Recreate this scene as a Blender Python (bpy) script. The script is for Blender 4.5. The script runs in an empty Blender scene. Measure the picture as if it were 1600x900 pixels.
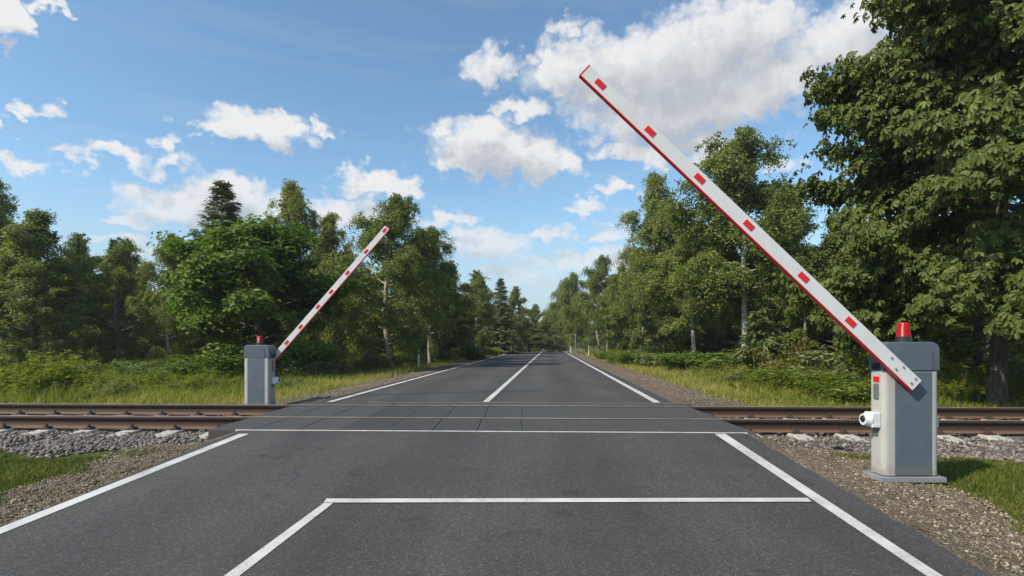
import bpy, bmesh, math, random
import numpy as np
from mathutils import Vector, Matrix

random.seed(7)
RNG = np.random.default_rng(11)
R = math.radians
F, CX, HY, CAM = 850.0, 800.0, 537.0, 1.10     # focal length and horizon measured on the 1600x900 photograph
SC = bpy.context.scene
COL = SC.collection
TILT = 0.036                                    # the track crosses the road about two degrees off square

# ------------------------------------------------------------------ helpers
def link(o, parent=None):
    COL.objects.link(o)
    if parent is not None:
        o.parent = parent
    return o

def tag(o, label=None, cat=None, group=None, kind=None):
    if label: o['label'] = label
    if cat: o['category'] = cat
    if group: o['group'] = group
    if kind: o['kind'] = kind
    return o

def empty(name, loc=(0, 0, 0), rz=0.0, scale=(1, 1, 1)):
    o = bpy.data.objects.new(name, None)
    o.empty_display_size = 0.2
    o.location = loc
    o.rotation_euler = (0, 0, rz)
    o.scale = scale
    return link(o)

def arr_mesh(name, V, tris=None, quads=None, mat=None, tint=None, smooth=False):
    V = np.asarray(V, dtype=np.float32)
    me = bpy.data.meshes.new(name)
    me.vertices.add(len(V))
    me.vertices.foreach_set('co', V.ravel())
    nt = 0 if tris is None else len(tris)
    nq = 0 if quads is None else len(quads)
    loops, starts = [], []
    if nt:
        loops.append(np.asarray(tris, dtype=np.int32).ravel())
        starts.append(np.arange(nt, dtype=np.int32) * 3)
    if nq:
        loops.append(np.asarray(quads, dtype=np.int32).ravel())
        starts.append(nt * 3 + np.arange(nq, dtype=np.int32) * 4)
    loops = np.concatenate(loops); starts = np.concatenate(starts)
    me.loops.add(len(loops)); me.loops.foreach_set('vertex_index', loops)
    me.polygons.add(nt + nq); me.polygons.foreach_set('loop_start', starts)
    if smooth:
        me.polygons.foreach_set('use_smooth', np.ones(nt + nq, dtype=bool))
    if tint is not None:
        a = me.attributes.new('tint', 'FLOAT', 'POINT')
        a.data.foreach_set('value', np.asarray(tint, dtype=np.float32))
    me.update(calc_edges=True)
    me.validate()
    if mat: me.materials.append(mat)
    return me

def obj(name, me, parent=None):
    return link(bpy.data.objects.new(name, me), parent)

def bm_obj(name, bm, mat, parent=None, smooth=False):
    me = bpy.data.meshes.new(name)
    bmesh.ops.recalc_face_normals(bm, faces=bm.faces)
    bm.to_mesh(me); bm.free()
    if smooth:
        for p in me.polygons: p.use_smooth = True
    if mat: me.materials.append(mat)
    return obj(name, me, parent)

def add_box(bm, x0, x1, y0, y1, z0, z1, bev=0.0, seg=2, M=None):
    r = bmesh.ops.create_cube(bm, size=1.0)
    vs = r['verts']
    for v in vs:
        v.co = Vector(((x0 + x1) / 2 + v.co.x * (x1 - x0), (y0 + y1) / 2 + v.co.y * (y1 - y0), (z0 + z1) / 2 + v.co.z * (z1 - z0)))
    out = list(vs)
    if bev > 0:
        es = list({e for v in vs for e in v.link_edges})
        rr = bmesh.ops.bevel(bm, geom=es, offset=bev, segments=seg, profile=0.6, affect='EDGES')
        out = list({v for f in rr['faces'] for v in f.verts} | {v for v in vs if v.is_valid})
    if M is not None:
        for v in out: v.co = M @ v.co
    return out

def add_cyl(bm, c, axis, r, h, seg=20, r2=None):
    axis = Vector(axis).normalized()
    q = Vector((0, 0, 1)).rotation_difference(axis).to_matrix().to_4x4()
    M = Matrix.Translation(Vector(c)) @ q
    return bmesh.ops.create_cone(bm, cap_ends=True, segments=seg, radius1=r, radius2=r if r2 is None else r2, depth=h, matrix=M)['verts']

def rbox(name, x0, x1, y0, y1, z0, z1, mat, parent, bev=0.004, seg=2):
    bm = bmesh.new(); add_box(bm, x0, x1, y0, y1, z0, z1, bev, seg)
    return bm_obj(name, bm, mat, parent)

def cyl(name, c, axis, r, h, mat, parent, seg=20, r2=None):
    bm = bmesh.new(); add_cyl(bm, c, axis, r, h, seg, r2)
    return bm_obj(name, bm, mat, parent)

def round_profile(x0, x1, z0, z1, rad, seg=6, bottom=False):
    """outline of a panel with rounded upper corners, in x,z"""
    pts = [(x0, z0), (x1, z0)]
    for k in range(seg + 1):
        a = math.pi / 2 * k / seg
        pts.append((x1 - rad + rad * math.cos(a), z1 - rad + rad * math.sin(a)))
    for k in range(seg + 1):
        a = math.pi / 2 + math.pi / 2 * k / seg
        pts.append((x0 + rad + rad * math.cos(a), z1 - rad + rad * math.sin(a)))
    return pts

def prism(bm, pts, y0, y1, bev=0.0):
    vs = [bm.verts.new((x, y0, z)) for x, z in pts]
    f = bm.faces.new(vs)
    r = bmesh.ops.extrude_face_region(bm, geom=[f])
    for v in r['geom']:
        if isinstance(v, bmesh.types.BMVert): v.co.y = y1
    if bev > 0:
        es = [e for e in bm.edges if abs(e.verts[0].co.y - e.verts[1].co.y) < 1e-6]
        bmesh.ops.bevel(bm, geom=es, offset=bev, segments=2, profile=0.6, affect='EDGES')

# ------------------------------------------------------------------ materials
class NT:
    def __init__(self, tree): self.t = tree
    def n(self, typ, **kw):
        nd = self.t.nodes.new(typ)
        ins = kw.pop('ins', {})
        for k, v in kw.items(): setattr(nd, k, v)
        for k, v in ins.items(): self.set(nd, k, v)
        return nd
    def set(self, nd, k, v):
        s = nd.inputs[k]
        if isinstance(v, bpy.types.NodeSocket): self.t.links.new(v, s)
        else: s.default_value = v
    def math(self, op, a, b=None, c=None, clamp=False):
        nd = self.t.nodes.new('ShaderNodeMath'); nd.operation = op; nd.use_clamp = clamp
        self.set(nd, 0, a)
        if b is not None: self.set(nd, 1, b)
        if c is not None: self.set(nd, 2, c)
        return nd.outputs[0]
    def mix(self, f, a, b, blend='MIX'):
        nd = self.t.nodes.new('ShaderNodeMix'); nd.data_type = 'RGBA'; nd.blend_type = blend; nd.clamp_factor = True
        self.set(nd, 0, f); self.set(nd, 6, a); self.set(nd, 7, b)
        return nd.outputs[2]
    def ramp(self, f, stops, interp='LINEAR'):
        nd = self.t.nodes.new('ShaderNodeValToRGB'); nd.color_ramp.interpolation = interp
        el = nd.color_ramp.elements
        full = lambda c: c if len(c) == 4 else (*c, 1)
        el[0].position = stops[0][0]; el[0].color = full(stops[0][1])
        el[1].position = stops[-1][0]; el[1].color = full(stops[-1][1])
        for p, c in stops[1:-1]:
            el.new(p).color = full(c)
        self.set(nd, 0, f)
        return nd.outputs[0]
    def noise(self, vec, scale, detail=4, rough=0.55, dist=0.0):
        nd = self.n('ShaderNodeTexNoise', ins={'Scale': scale, 'Detail': detail, 'Roughness': rough, 'Distortion': dist})
        if vec is not None: self.set(nd, 'Vector', vec)
        return nd.outputs['Fac']
    def rng(self, v, a, b, c=0.0, d=1.0, smooth=False):
        nd = self.t.nodes.new('ShaderNodeMapRange'); nd.clamp = True
        if smooth: nd.interpolation_type = 'SMOOTHSTEP'
        for i, x in enumerate((v, a, b, c, d)): self.set(nd, i, x)
        return nd.outputs[0]

def new_mat(name):
    m = bpy.data.materials.new(name); m.use_nodes = True
    t = NT(m.node_tree)
    b = m.node_tree.nodes['Principled BSDF']
    return m, t, b

def g(v): return (v, v, v, 1)
def c4(r, gg, b): return (r, gg, b, 1)

def paint(name, col, rough=0.45, var=0.12, scale=6.0, metal=0.0, bump=0.0, spec=0.5, dirt=None, dirt_amt=0.0, splash=None):
    m, t, b = new_mat(name)
    co = t.n('ShaderNodeTexCoord').outputs['Object']
    nz = t.noise(co, scale, 5, 0.6)
    f = t.rng(nz, 0.3, 0.7, 1 - var, 1 + var)
    hs = t.n('ShaderNodeHueSaturation', ins={'Color': (*col, 1), 'Value': f})
    out = hs.outputs[0]
    if dirt:
        dn = t.noise(co, scale * 2.3, 6, 0.65)
        out = t.mix(t.math('MULTIPLY', t.rng(dn, 0.48, 0.75), dirt_amt), out, (*dirt, 1))
    if splash:
        zc = t.n('ShaderNodeSeparateXYZ', ins={0: co}).outputs[2]
        hgt = t.math('ADD', zc, t.math('MULTIPLY', t.noise(co, 16, 5, 0.7), -0.34))
        out = t.mix(t.rng(hgt, -0.02, -0.16, 0, 0.6), out, (*splash, 1))
    t.set(b, 'Base Color', out)
    t.set(b, 'Roughness', t.rng(nz, 0.3, 0.7, rough - 0.07, rough + 0.09))
    b.inputs['Metallic'].default_value = metal
    b.inputs['Specular IOR Level'].default_value = spec
    if bump > 0:
        bn = t.n('ShaderNodeBump', ins={'Strength': bump, 'Distance': 0.01, 'Height': t.noise(co, scale * 12, 3)})
        t.set(b, 'Normal', bn.outputs[0])
    return m

M = {}
M['body'] = paint('cabinet_light_paint', (0.42, 0.41, 0.38), 0.42, 0.05, 5, splash=(0.2, 0.165, 0.12), dirt=(0.33, 0.29, 0.22), dirt_amt=0.35)
M['door'] = paint('cabinet_blue_grey_paint', (0.094, 0.120, 0.146), 0.4, 0.06, 5, splash=(0.15, 0.13, 0.10), dirt=(0.16, 0.16, 0.15), dirt_amt=0.3)
M['hood'] = paint('cabinet_hood_paint', (0.085, 0.105, 0.130), 0.42, 0.06, 5, dirt=(0.16, 0.16, 0.15), dirt_amt=0.3)
M['white'] = paint('boom_white_paint', (0.64, 0.64, 0.635), 0.4, 0.03, 4, dirt=(0.5, 0.5, 0.47), dirt_amt=0.35)
M['red'] = paint('red_plastic', (0.72, 0.022, 0.016), 0.4, 0.08, 8)
M['reflect_red'] = paint('red_reflector', (0.62, 0.015, 0.012), 0.28, 0.08, 40)
M['steel'] = paint('bolt_steel', (0.42, 0.43, 0.45), 0.35, 0.08, 30, metal=0.7)
M['base_metal'] = paint('base_plate_metal', (0.27, 0.28, 0.30), 0.5, 0.12, 9, metal=0.2, dirt=(0.2, 0.17, 0.13), dirt_amt=0.4)
M['black'] = paint('black_plastic', (0.018, 0.018, 0.02), 0.3, 0.1, 10)
M['grey_plastic'] = paint('grey_plastic', (0.13, 0.135, 0.14), 0.5, 0.1, 10)
M['white_plastic'] = paint('white_plastic', (0.66, 0.67, 0.68), 0.35, 0.04, 8, dirt=(0.4, 0.38, 0.33), dirt_amt=0.3)
M['post_white'] = paint('post_white_plastic', (0.62, 0.62, 0.6), 0.5, 0.08, 6, dirt=(0.35, 0.33, 0.27), dirt_amt=0.5)
M['pole_grey'] = paint('pole_zinc', (0.19, 0.185, 0.175), 0.6, 0.12, 5)

def lens_mat():
    m, t, b = new_mat('beacon_red_lens')
    b.inputs['Base Color'].default_value = (0.55, 0.008, 0.008, 1)
    b.inputs['Roughness'].default_value = 0.24
    b.inputs['Transmission Weight'].default_value = 0.25
    co = t.n('ShaderNodeTexCoord').outputs['Object']
    wv = t.n('ShaderNodeTexWave', wave_type='BANDS', bands_direction='Z', ins={'Vector': co, 'Scale': 45.0})
    t.set(b, 'Normal', t.n('ShaderNodeBump', ins={'Strength': 0.4, 'Distance': 0.004, 'Height': wv.outputs['Fac']}).outputs[0])
    return m
M['lens'] = lens_mat()

def asphalt_mat(name, base=0.062, near_tone=1.0, marks=True):
    m, t, b = new_mat(name)
    co = t.n('ShaderNodeTexCoord').outputs['Object']
    big = t.noise(co, 0.45, 4, 0.6)
    mp = t.n('ShaderNodeMapping', ins={'Vector': co, 'Scale': (1.0, 0.12, 1.0)})
    streak = t.noise(mp.outputs[0], 1.6, 4, 0.6)
    fine = t.noise(co, 75, 3, 0.75)
    vor = t.n('ShaderNodeTexVoronoi', feature='F1', ins={'Vector': co, 'Scale': 120.0})
    agg = t.n('ShaderNodeSeparateColor', ins={'Color': vor.outputs['Color']}).outputs[0]
    c = t.ramp(agg, [(0.0, c4(base * .66, base * .62, base * .57)), (0.55, c4(base * 1.05, base, base * .94)), (0.85, c4(base * 1.25, base * 1.22, base * 1.16)), (1.0, c4(base * 2.5, base * 2.4, base * 2.2))])
    c = t.mix(t.rng(fine, 0.25, 0.75, 0, 0.75), t.mix(0.5, c, g(base * 0.5)), c)
    sp = t.n('ShaderNodeSeparateXYZ', ins={0: co})
    # wheel tracks follow the two straight legs of the road
    lane = t.math('SUBTRACT', sp.outputs[0], t.math('MULTIPLY', t.math('SUBTRACT', sp.outputs[1], 8.5), 0.066))
    ph = t.math('ADD', t.math('MULTIPLY', lane, 3.9), t.math('MULTIPLY', t.noise(co, 0.3, 2), 2.0))
    tracks = t.rng(t.math('SINE', ph), -1, 1, 0.90, 1.11)
    k = t.math('MULTIPLY', t.math('MULTIPLY', t.rng(big, 0.3, 0.7, 0.84, 1.16), t.rng(streak, 0.3, 0.7, 0.84, 1.17)), tracks)
    wobv = t.n('ShaderNodeVectorMath', operation='MULTIPLY_ADD', ins={0: t.n('ShaderNodeTexNoise', ins={'Vector': co, 'Scale': 1.7, 'Detail': 4.0}).outputs['Color'], 1: (0.9, 0.9, 0), 2: co}).outputs[0]
    ck = t.n('ShaderNodeTexVoronoi', feature='DISTANCE_TO_EDGE', ins={'Vector': wobv, 'Scale': 0.42}).outputs['Distance']
    crack = t.math('MULTIPLY', t.rng(ck, 0.0, 0.006, 1, 0), t.rng(t.noise(co, 0.5, 3), 0.5, 0.62))
    spot = t.math('MULTIPLY', t.rng(t.noise(co, 2.6, 3), 0.62, 0.72), 0.28)
    k = t.math('MULTIPLY', k, t.math('SUBTRACT', 1.0, t.math('MAXIMUM', t.math('MULTIPLY', crack, 0.5), spot)))
    hs = t.n('ShaderNodeHueSaturation', ins={'Color': c, 'Value': k})
    t.set(b, 'Base Color', hs.outputs[0])
    t.set(b, 'Roughness', t.rng(fine, 0.3, 0.7, 0.72, 0.92))
    b.inputs['Specular IOR Level'].default_value = 0.35
    h = t.math('ADD', vor.outputs['Distance'], t.math('MULTIPLY', fine, 0.8))
    t.set(b, 'Normal', t.n('ShaderNodeBump', ins={'Strength': 0.55, 'Distance': 0.006, 'Height': h}).outputs[0])
    return m
M['asphalt'] = asphalt_mat('asphalt', 0.070)

def line_mat():
    m, t, b = new_mat('road_paint')
    co = t.n('ShaderNodeTexCoord').outputs['Object']
    n1 = t.noise(co, 55, 4, 0.7); n2 = t.noise(co, 3.0, 4, 0.6)
    w = t.math('ADD', n1, t.math('MULTIPLY', n2, 0.5))
    wear = t.rng(w, 0.80, 0.98, 0, 0.8)
    dirty = t.mix(t.rng(n2, 0.35, 0.7), c4(0.60, 0.59, 0.56), c4(0.45, 0.44, 0.41))
    t.set(b, 'Base Color', t.mix(wear, dirty, g(0.16)))
    b.inputs['Roughness'].default_value = 0.65
    t.set(b, 'Normal', t.n('ShaderNodeBump', ins={'Strength': 0.4, 'Distance': 0.004, 'Height': n1}).outputs[0])
    return m
M['line'] = line_mat()

def gravel_mat(name, cols, scale=38, bump=0.9):
    m, t, b = new_mat(name)
    co = t.n('ShaderNodeTexCoord').outputs['Object']
    wob = t.n('ShaderNodeTexNoise', ins={'Vector': co, 'Scale': 9.0, 'Detail': 2.0})
    v2 = t.n('ShaderNodeMix', data_type='RGBA', ins={0: 0.06, 6: co, 7: wob.outputs['Color']}).outputs[2]
    vor = t.n('ShaderNodeTexVoronoi', feature='F1', ins={'Vector': v2, 'Scale': float(scale), 'Randomness': 1.0})
    vo2 = t.n('ShaderNodeTexVoronoi', feature='F1', ins={'Vector': v2, 'Scale': float(scale) * 2.7})
    s1 = t.n('ShaderNodeSeparateColor', ins={'Color': vor.outputs['Color']}).outputs[0]
    s2 = t.n('ShaderNodeSeparateColor', ins={'Color': vo2.outputs['Color']}).outputs[1]
    a = t.ramp(s1, cols); c = t.ramp(s2, cols)
    pick = t.rng(t.noise(co, 14, 3), 0.42, 0.58)
    col = t.mix(pick, a, c)
    big = t.noise(co, 0.9, 4)
    hs = t.n('ShaderNodeHueSaturation', ins={'Color': col, 'Value': t.rng(big, 0.3, 0.7, 0.8, 1.15)})
    t.set(b, 'Base Color', hs.outputs[0])
    b.inputs['Roughness'].default_value = 0.9
    b.inputs['Specular IOR Level'].default_value = 0.2
    h = t.math('ADD', t.math('MULTIPLY', vor.outputs['Distance'], -1.0), t.math('MULTIPLY', vo2.outputs['Distance'], -0.6))
    t.set(b, 'Normal', t.n('ShaderNodeBump', ins={'Strength': bump, 'Distance': 0.03, 'Height': h}).outputs[0])
    return m
M['gravel'] = gravel_mat('shoulder_gravel', [(0.0, c4(0.111, 0.084, 0.055)), (0.4, c4(0.179, 0.141, 0.094)), (0.75, c4(0.240, 0.196, 0.138)), (1.0, c4(0.350, 0.309, 0.234))], 46)
M['ballast_bed'] = gravel_mat('ballast_bed', [(0.0, c4(0.05, 0.045, 0.042)), (0.5, c4(0.15, 0.135, 0.125)), (1.0, c4(0.28, 0.26, 0.24))], 20)

def stone_mat(name, cols):
    m, t, b = new_mat(name)
    at = t.n('ShaderNodeAttribute', attribute_name='tint').outputs['Fac']
    co = t.n('ShaderNodeTexCoord').outputs['Object']
    c = t.ramp(at, cols)
    n = t.noise(co, 30, 4, 0.7)
    t.set(b, 'Base Color', t.n('ShaderNodeHueSaturation', ins={'Color': c, 'Value': t.rng(n, 0.3, 0.7, 0.75, 1.2)}).outputs[0])
    b.inputs['Roughness'].default_value = 0.85
    b.inputs['Specular IOR Level'].default_value = 0.25
    t.set(b, 'Normal', t.n('ShaderNodeBump', ins={'Strength': 0.5, 'Distance': 0.01, 'Height': n}).outputs[0])
    return m
M['stone'] = stone_mat('ballast_stone', [(0.0, c4(0.076, 0.066, 0.058)), (0.4, c4(0.157, 0.138, 0.119)), (0.7, c4(0.230, 0.200, 0.170)), (0.9, c4(0.230, 0.170, 0.128)), (1.0, c4(0.357, 0.332, 0.289))])
M['pebble'] = stone_mat('shoulder_pebble', [(0.0, c4(0.102, 0.077, 0.051)), (0.4, c4(0.184, 0.145, 0.096)), (0.75, c4(0.258, 0.210, 0.147)), (1.0, c4(0.415, 0.374, 0.285))])

def ground_mat():
    m, t, b = new_mat('verge_soil')
    co = t.n('ShaderNodeTexCoord').outputs['Object']
    n1 = t.noise(co, 0.7, 5, 0.6); n2 = t.noise(co, 18, 5, 0.7); n3 = t.noise(co, 3.2, 4, 0.6)
    grass = t.mix(n2, c4(0.035, 0.06, 0.012), c4(0.12, 0.14, 0.035))
    straw = t.mix(n2, c4(0.16, 0.13, 0.06), c4(0.26, 0.22, 0.11))
    c = t.mix(t.rng(t.math('ADD', t.math('MULTIPLY', n1, 0.6), t.math('MULTIPLY', n3, 0.4)), 0.44, 0.6), grass, straw)
    t.set(b, 'Base Color', c)
    b.inputs['Roughness'].default_value = 0.95
    b.inputs['Specular IOR Level'].default_value = 0.1
    t.set(b, 'Normal', t.n('ShaderNodeBump', ins={'Strength': 0.8, 'Distance': 0.06, 'Height': n2}).outputs[0])
    return m
M['ground'] = ground_mat()

def rail_mat():
    m, t, b = new_mat('rail_rust_web_shade')
    tc = t.n('ShaderNodeTexCoord'); co = tc.outputs['Object']
    mp = t.n('ShaderNodeMapping', ins={'Vector': co, 'Scale': (0.35, 3.0, 6.0)})
    n = t.noise(mp.outputs[0], 5, 5, 0.65); n2 = t.noise(co, 40, 4, 0.7)
    c = t.mix(n, c4(0.020, 0.012, 0.008), c4(0.050, 0.028, 0.017))
    c = t.mix(t.rng(n2, 0.45, 0.7, 0, 0.5), c, c4(0.085, 0.043, 0.023))
    zz_ = t.n('ShaderNodeSeparateXYZ', ins={0: co}).outputs[2]
    c = t.mix(t.rng(zz_, 0.040, 0.020, 0, 0.85), c, c4(0.17, 0.085, 0.045))  # shade under the rail head put into the rust colour: dark web, paler foot
    t.set(b, 'Base Color', c); b.inputs['Roughness'].default_value = 0.8
    t.set(b, 'Normal', t.n('ShaderNodeBump', ins={'Strength': 0.3, 'Distance': 0.004, 'Height': n2}).outputs[0])
    return m
M['rail'] = rail_mat()
M['rail_top'] = paint('rail_running_surface', (0.44, 0.39, 0.33), 0.36, 0.2, 3, metal=0.5, dirt=(0.16, 0.09, 0.05), dirt_amt=0.5)
M['clip'] = paint('fastening_rust', (0.055, 0.036, 0.026), 0.8, 0.3, 20, bump=0.3)
M['concrete'] = paint('sleeper_concrete', (0.44, 0.42, 0.38), 0.85, 0.15, 8, bump=0.4, spec=0.2, dirt=(0.22, 0.17, 0.12), dirt_amt=0.6)

def panel_mat(name, ribbed):
    m, t, b = new_mat(name)
    co = t.n('ShaderNodeTexCoord').outputs['Object']
    n = t.noise(co, 2.2, 5, 0.6); f = t.noise(co, 60, 3, 0.7)
    c = t.mix(n, c4(0.043, 0.042, 0.040), c4(0.068, 0.066, 0.063))
    c = t.mix(t.rng(f, 0.4, 0.75, 0, 0.5), c, c4(0.13, 0.125, 0.115))
    t.set(b, 'Base Color', c); b.inputs['Roughness'].default_value = 0.75
    b.inputs['Specular IOR Level'].default_value = 0.3
    t.set(b, 'Normal', t.n('ShaderNodeBump', ins={'Strength': 0.4, 'Distance': 0.005, 'Height': f}).outputs[0])
    return m
M['panel'] = panel_mat('crossing_rubber', False)
M['panel_edge'] = paint('panel_edge_steel', (0.52, 0.50, 0.47), 0.5, 0.2, 4, dirt=(0.3, 0.27, 0.23), dirt_amt=0.6)

def bark_mat(name, birch=False, cols=((0.05, 0.04, 0.03), (0.15, 0.12, 0.09))):
    m, t, b = new_mat(name)
    co = t.n('ShaderNodeTexCoord').outputs['Object']
    if birch:
        mp = t.n('ShaderNodeMapping', ins={'Vector': co, 'Scale': (2.0, 2.0, 9.0)})
        n = t.noise(mp.outputs[0], 2.4, 4, 0.6); n2 = t.noise(co, 2.0, 3)
        c = t.mix(t.rng(n, 0.52, 0.62), c4(0.48, 0.44, 0.38), c4(0.06, 0.05, 0.04))
        c = t.mix(t.rng(n2, 0.45, 0.7, 0, 0.6), c, c4(0.2, 0.17, 0.13))
        h = n
    else:
        mp = t.n('ShaderNodeMapping', ins={'Vector': co, 'Scale': (7.0, 7.0, 1.2)})
        n = t.noise(mp.outputs[0], 3.0, 5, 0.65)
        c = t.mix(t.rng(n, 0.35, 0.65), (*cols[0], 1), (*cols[1], 1)); h = n
    t.set(b, 'Base Color', c); b.inputs['Roughness'].default_value = 0.9
    b.inputs['Specular IOR Level'].default_value = 0.15
    t.set(b, 'Normal', t.n('ShaderNodeBump', ins={'Strength': 0.7, 'Distance': 0.03, 'Height': h}).outputs[0])
    return m
M['bark'] = bark_mat('bark_brown')
M['bark_birch'] = bark_mat('bark_birch', True)

def leaf_mat(name, stops, trans=0.25, rough=0.5, spec=0.35, vary=0.12):
    m, t, b = new_mat(name)
    at = t.n('ShaderNodeAttribute', attribute_name='tint').outputs['Fac']
    c = t.ramp(at, stops)
    rnd = t.n('ShaderNodeObjectInfo').outputs['Random']
    hs = t.n('ShaderNodeHueSaturation', ins={'Color': c, 'Hue': t.rng(rnd, 0, 1, 0.5 - 0.018, 0.5 + 0.012), 'Value': t.rng(rnd, 0, 1, 1 + vary, 1 - vary)})
    t.set(b, 'Base Color', hs.outputs[0])
    b.inputs['Roughness'].default_value = rough
    b.inputs['Specular IOR Level'].default_value = spec
    tr = t.n('ShaderNodeBsdfTranslucent')
    t.set(tr, 'Color', t.mix(1.0, hs.outputs[0], c4(1.0, 1.15, 0.45), 'MULTIPLY'))
    mx = t.n('ShaderNodeMixShader', ins={0: trans})
    t.t.links.new(b.outputs[0], mx.inputs[1]); t.t.links.new(tr.outputs[0], mx.inputs[2])
    t.t.links.new(mx.outputs[0], t.t.nodes['Material Output'].inputs['Surface'])
    return m
M['lf_birch'] = leaf_mat('birch_leaf', [(0, c4(0.117, 0.150, 0.035)), (0.5, c4(0.210, 0.252, 0.060)), (0.9, c4(0.320, 0.353, 0.096)), (1, c4(0.427, 0.384, 0.128))], trans=0.42, spec=0.25)
M['lf_oak'] = leaf_mat('broad_leaf', [(0, c4(0.096, 0.132, 0.028)), (0.5, c4(0.171, 0.224, 0.046)), (1, c4(0.267, 0.320, 0.072))], trans=0.42, spec=0.25)
M['lf_bright'] = leaf_mat('bright_leaf', [(0, c4(0.070, 0.120, 0.017)), (0.5, c4(0.130, 0.204, 0.028)), (1, c4(0.218, 0.302, 0.045))], trans=0.42, spec=0.25)
M['lf_chest'] = leaf_mat('chestnut_leaf', [(0, c4(0.079, 0.106, 0.019)), (0.5, c4(0.134, 0.166, 0.032)), (0.93, c4(0.217, 0.245, 0.055)), (1, c4(0.315, 0.291, 0.069))], rough=0.5, spec=0.3, trans=0.35)
M['lf_spruce'] = leaf_mat('spruce_needle', [(0, c4(0.074, 0.106, 0.034)), (0.5, c4(0.131, 0.169, 0.055)), (1, c4(0.222, 0.254, 0.085))], trans=0.2, spec=0.25)
M['lf_weed'] = leaf_mat('weed_leaf', [(0, c4(0.14, 0.18, 0.028)), (0.5, c4(0.24, 0.275, 0.045)), (1, c4(0.37, 0.35, 0.08))], trans=0.45, spec=0.15)
M['lf_yellow'] = leaf_mat('yellow_leaf', [(0, c4(0.088, 0.099, 0.018)), (0.5, c4(0.187, 0.171, 0.028)), (1, c4(0.308, 0.220, 0.039))], trans=0.4)
M['lf_sage'] = leaf_mat('sage_leaf', [(0, c4(0.109, 0.146, 0.062)), (0.5, c4(0.206, 0.242, 0.102)), (1, c4(0.315, 0.338, 0.146))], trans=0.4)
M['grass_tall'] = leaf_mat('verge_grass_blade', [(0, c4(0.15, 0.175, 0.026)), (0.4, c4(0.27, 0.275, 0.045)), (0.7, c4(0.40, 0.345, 0.085)), (1, c4(0.52, 0.42, 0.21))], trans=0.4, spec=0.15, vary=0)
M['grass_short'] = leaf_mat('short_grass_blade', [(0, c4(0.085, 0.110, 0.018)), (0.55, c4(0.145, 0.170, 0.030)), (0.85, c4(0.24, 0.225, 0.055)), (1, c4(0.42, 0.34, 0.16))], trans=0.3, spec=0.15, vary=0)

# ------------------------------------------------------------------ terrain
def smooth(a, b, x):
    t = np.clip((x - a) / (b - a), 0, 1)
    return t * t * (3 - 2 * t)

YN, YF = 6.78, 10.14                 # near and far ends of the crossing deck (at x = 0)
def road_z(x, y):
    x = np.asarray(x, float); y = np.asarray(y, float)
    z = -0.047 * np.maximum(0, (YN - TILT * x) - y)
    z = z - 1.3 * smooth(76, 120, y) + 1.9 * smooth(150, 420, y)
    return z
def road_cx(y):
    y = np.asarray(y, float)
    near = -0.385 - 0.045 * np.maximum(0, YN - y)
    far = -0.37 + 0.0655 * np.maximum(0, y - 10.1)
    bend = 0.0009 * np.maximum(0, y - 85) ** 2
    bend = np.where(y > 180, 0.0009 * 95 ** 2 + 0.171 * (y - 180), bend)
    return np.where(y < YN, near, far) + bend * 0.55
def ground_z(x, y):
    x = np.asarray(x, float); y = np.asarray(y, float)
    d = np.abs(x - road_cx(y))
    z = road_z(x, y) - 0.05 - 0.05 * smooth(3.4, 4.8, d) - 0.14 * smooth(5.0, 9.0, d)
    yy = y + TILT * x
    z = z - 0.16 * smooth(6.0, 6.8, yy) * (1 - smooth(10.6, 11.4, yy)) * (1 - smooth(9, 12, -0 * d))
    z = z + 0.05 * np.sin(x * 0.7 + 1.3) * np.sin(y * 0.6) * smooth(4.5, 8, d)
    z = z + 0.35 * smooth(14, 60, d) * smooth(12, 30, y)
    return z

def P(px, py, dz=0.0):
    """a point of the near slope of the road, from the position measured on the photograph"""
    y = (CAM + 0.047 * YN - dz) / ((py - HY) / F + 0.047)
    return ((px - CX) / F * y, y)

def grid(name, xs_of, ys, nx, zf, mat, shear=None):
    """strip sheet: rows at ys, nx columns between xs_of(y)"""
    V = []
    for y in ys:
        a, b = xs_of(y)
        X = np.linspace(a, b, nx)
        Y = np.full(nx, y) if shear is None else y - shear(y) * X
        V.append(np.stack([X, Y, zf(X, Y)], 1))
    V = np.concatenate(V)
    ny = len(ys)
    i = np.arange(ny - 1)[:, None] * nx + np.arange(nx - 1)[None, :]
    q = np.stack([i, i + 1, i + nx + 1, i + nx], -1).reshape(-1, 4)
    return arr_mesh(name, V, quads=q, mat=mat, smooth=True)

# ground sheet: non-uniform grid to the horizon
def axis_pts(lim, fine, n_far):
    a = np.arange(0, fine, 0.25)
    b = fine + (lim - fine) * np.linspace(0, 1, n_far) ** 2.2
    return np.concatenate([a, b])
ax = axis_pts(3000, 26, 60); xs = np.concatenate([-ax[:0:-1], ax])
ys = np.concatenate([-axis_pts(1500, 6, 25)[:0:-1], np.arange(0, 30, 0.25), np.arange(30, 130, 1.0), 130 + 3000 * np.linspace(0, 1, 40) ** 2.2])
XX, YY = np.meshgrid(xs, ys)
ZZ = ground_z(XX, YY) - 0.012
V = np.stack([XX, YY, ZZ], -1).reshape(-1, 3)
nx, ny = len(xs), len(ys)
i = np.arange(ny - 1)[:, None] * nx + np.arange(nx - 1)[None, :]
q = np.stack([i, i + 1, i + nx + 1, i + nx], -1).reshape(-1, 4)
tag(obj('ground', arr_mesh('ground', V, quads=q, mat=M['ground'], smooth=True)), kind='structure')

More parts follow.
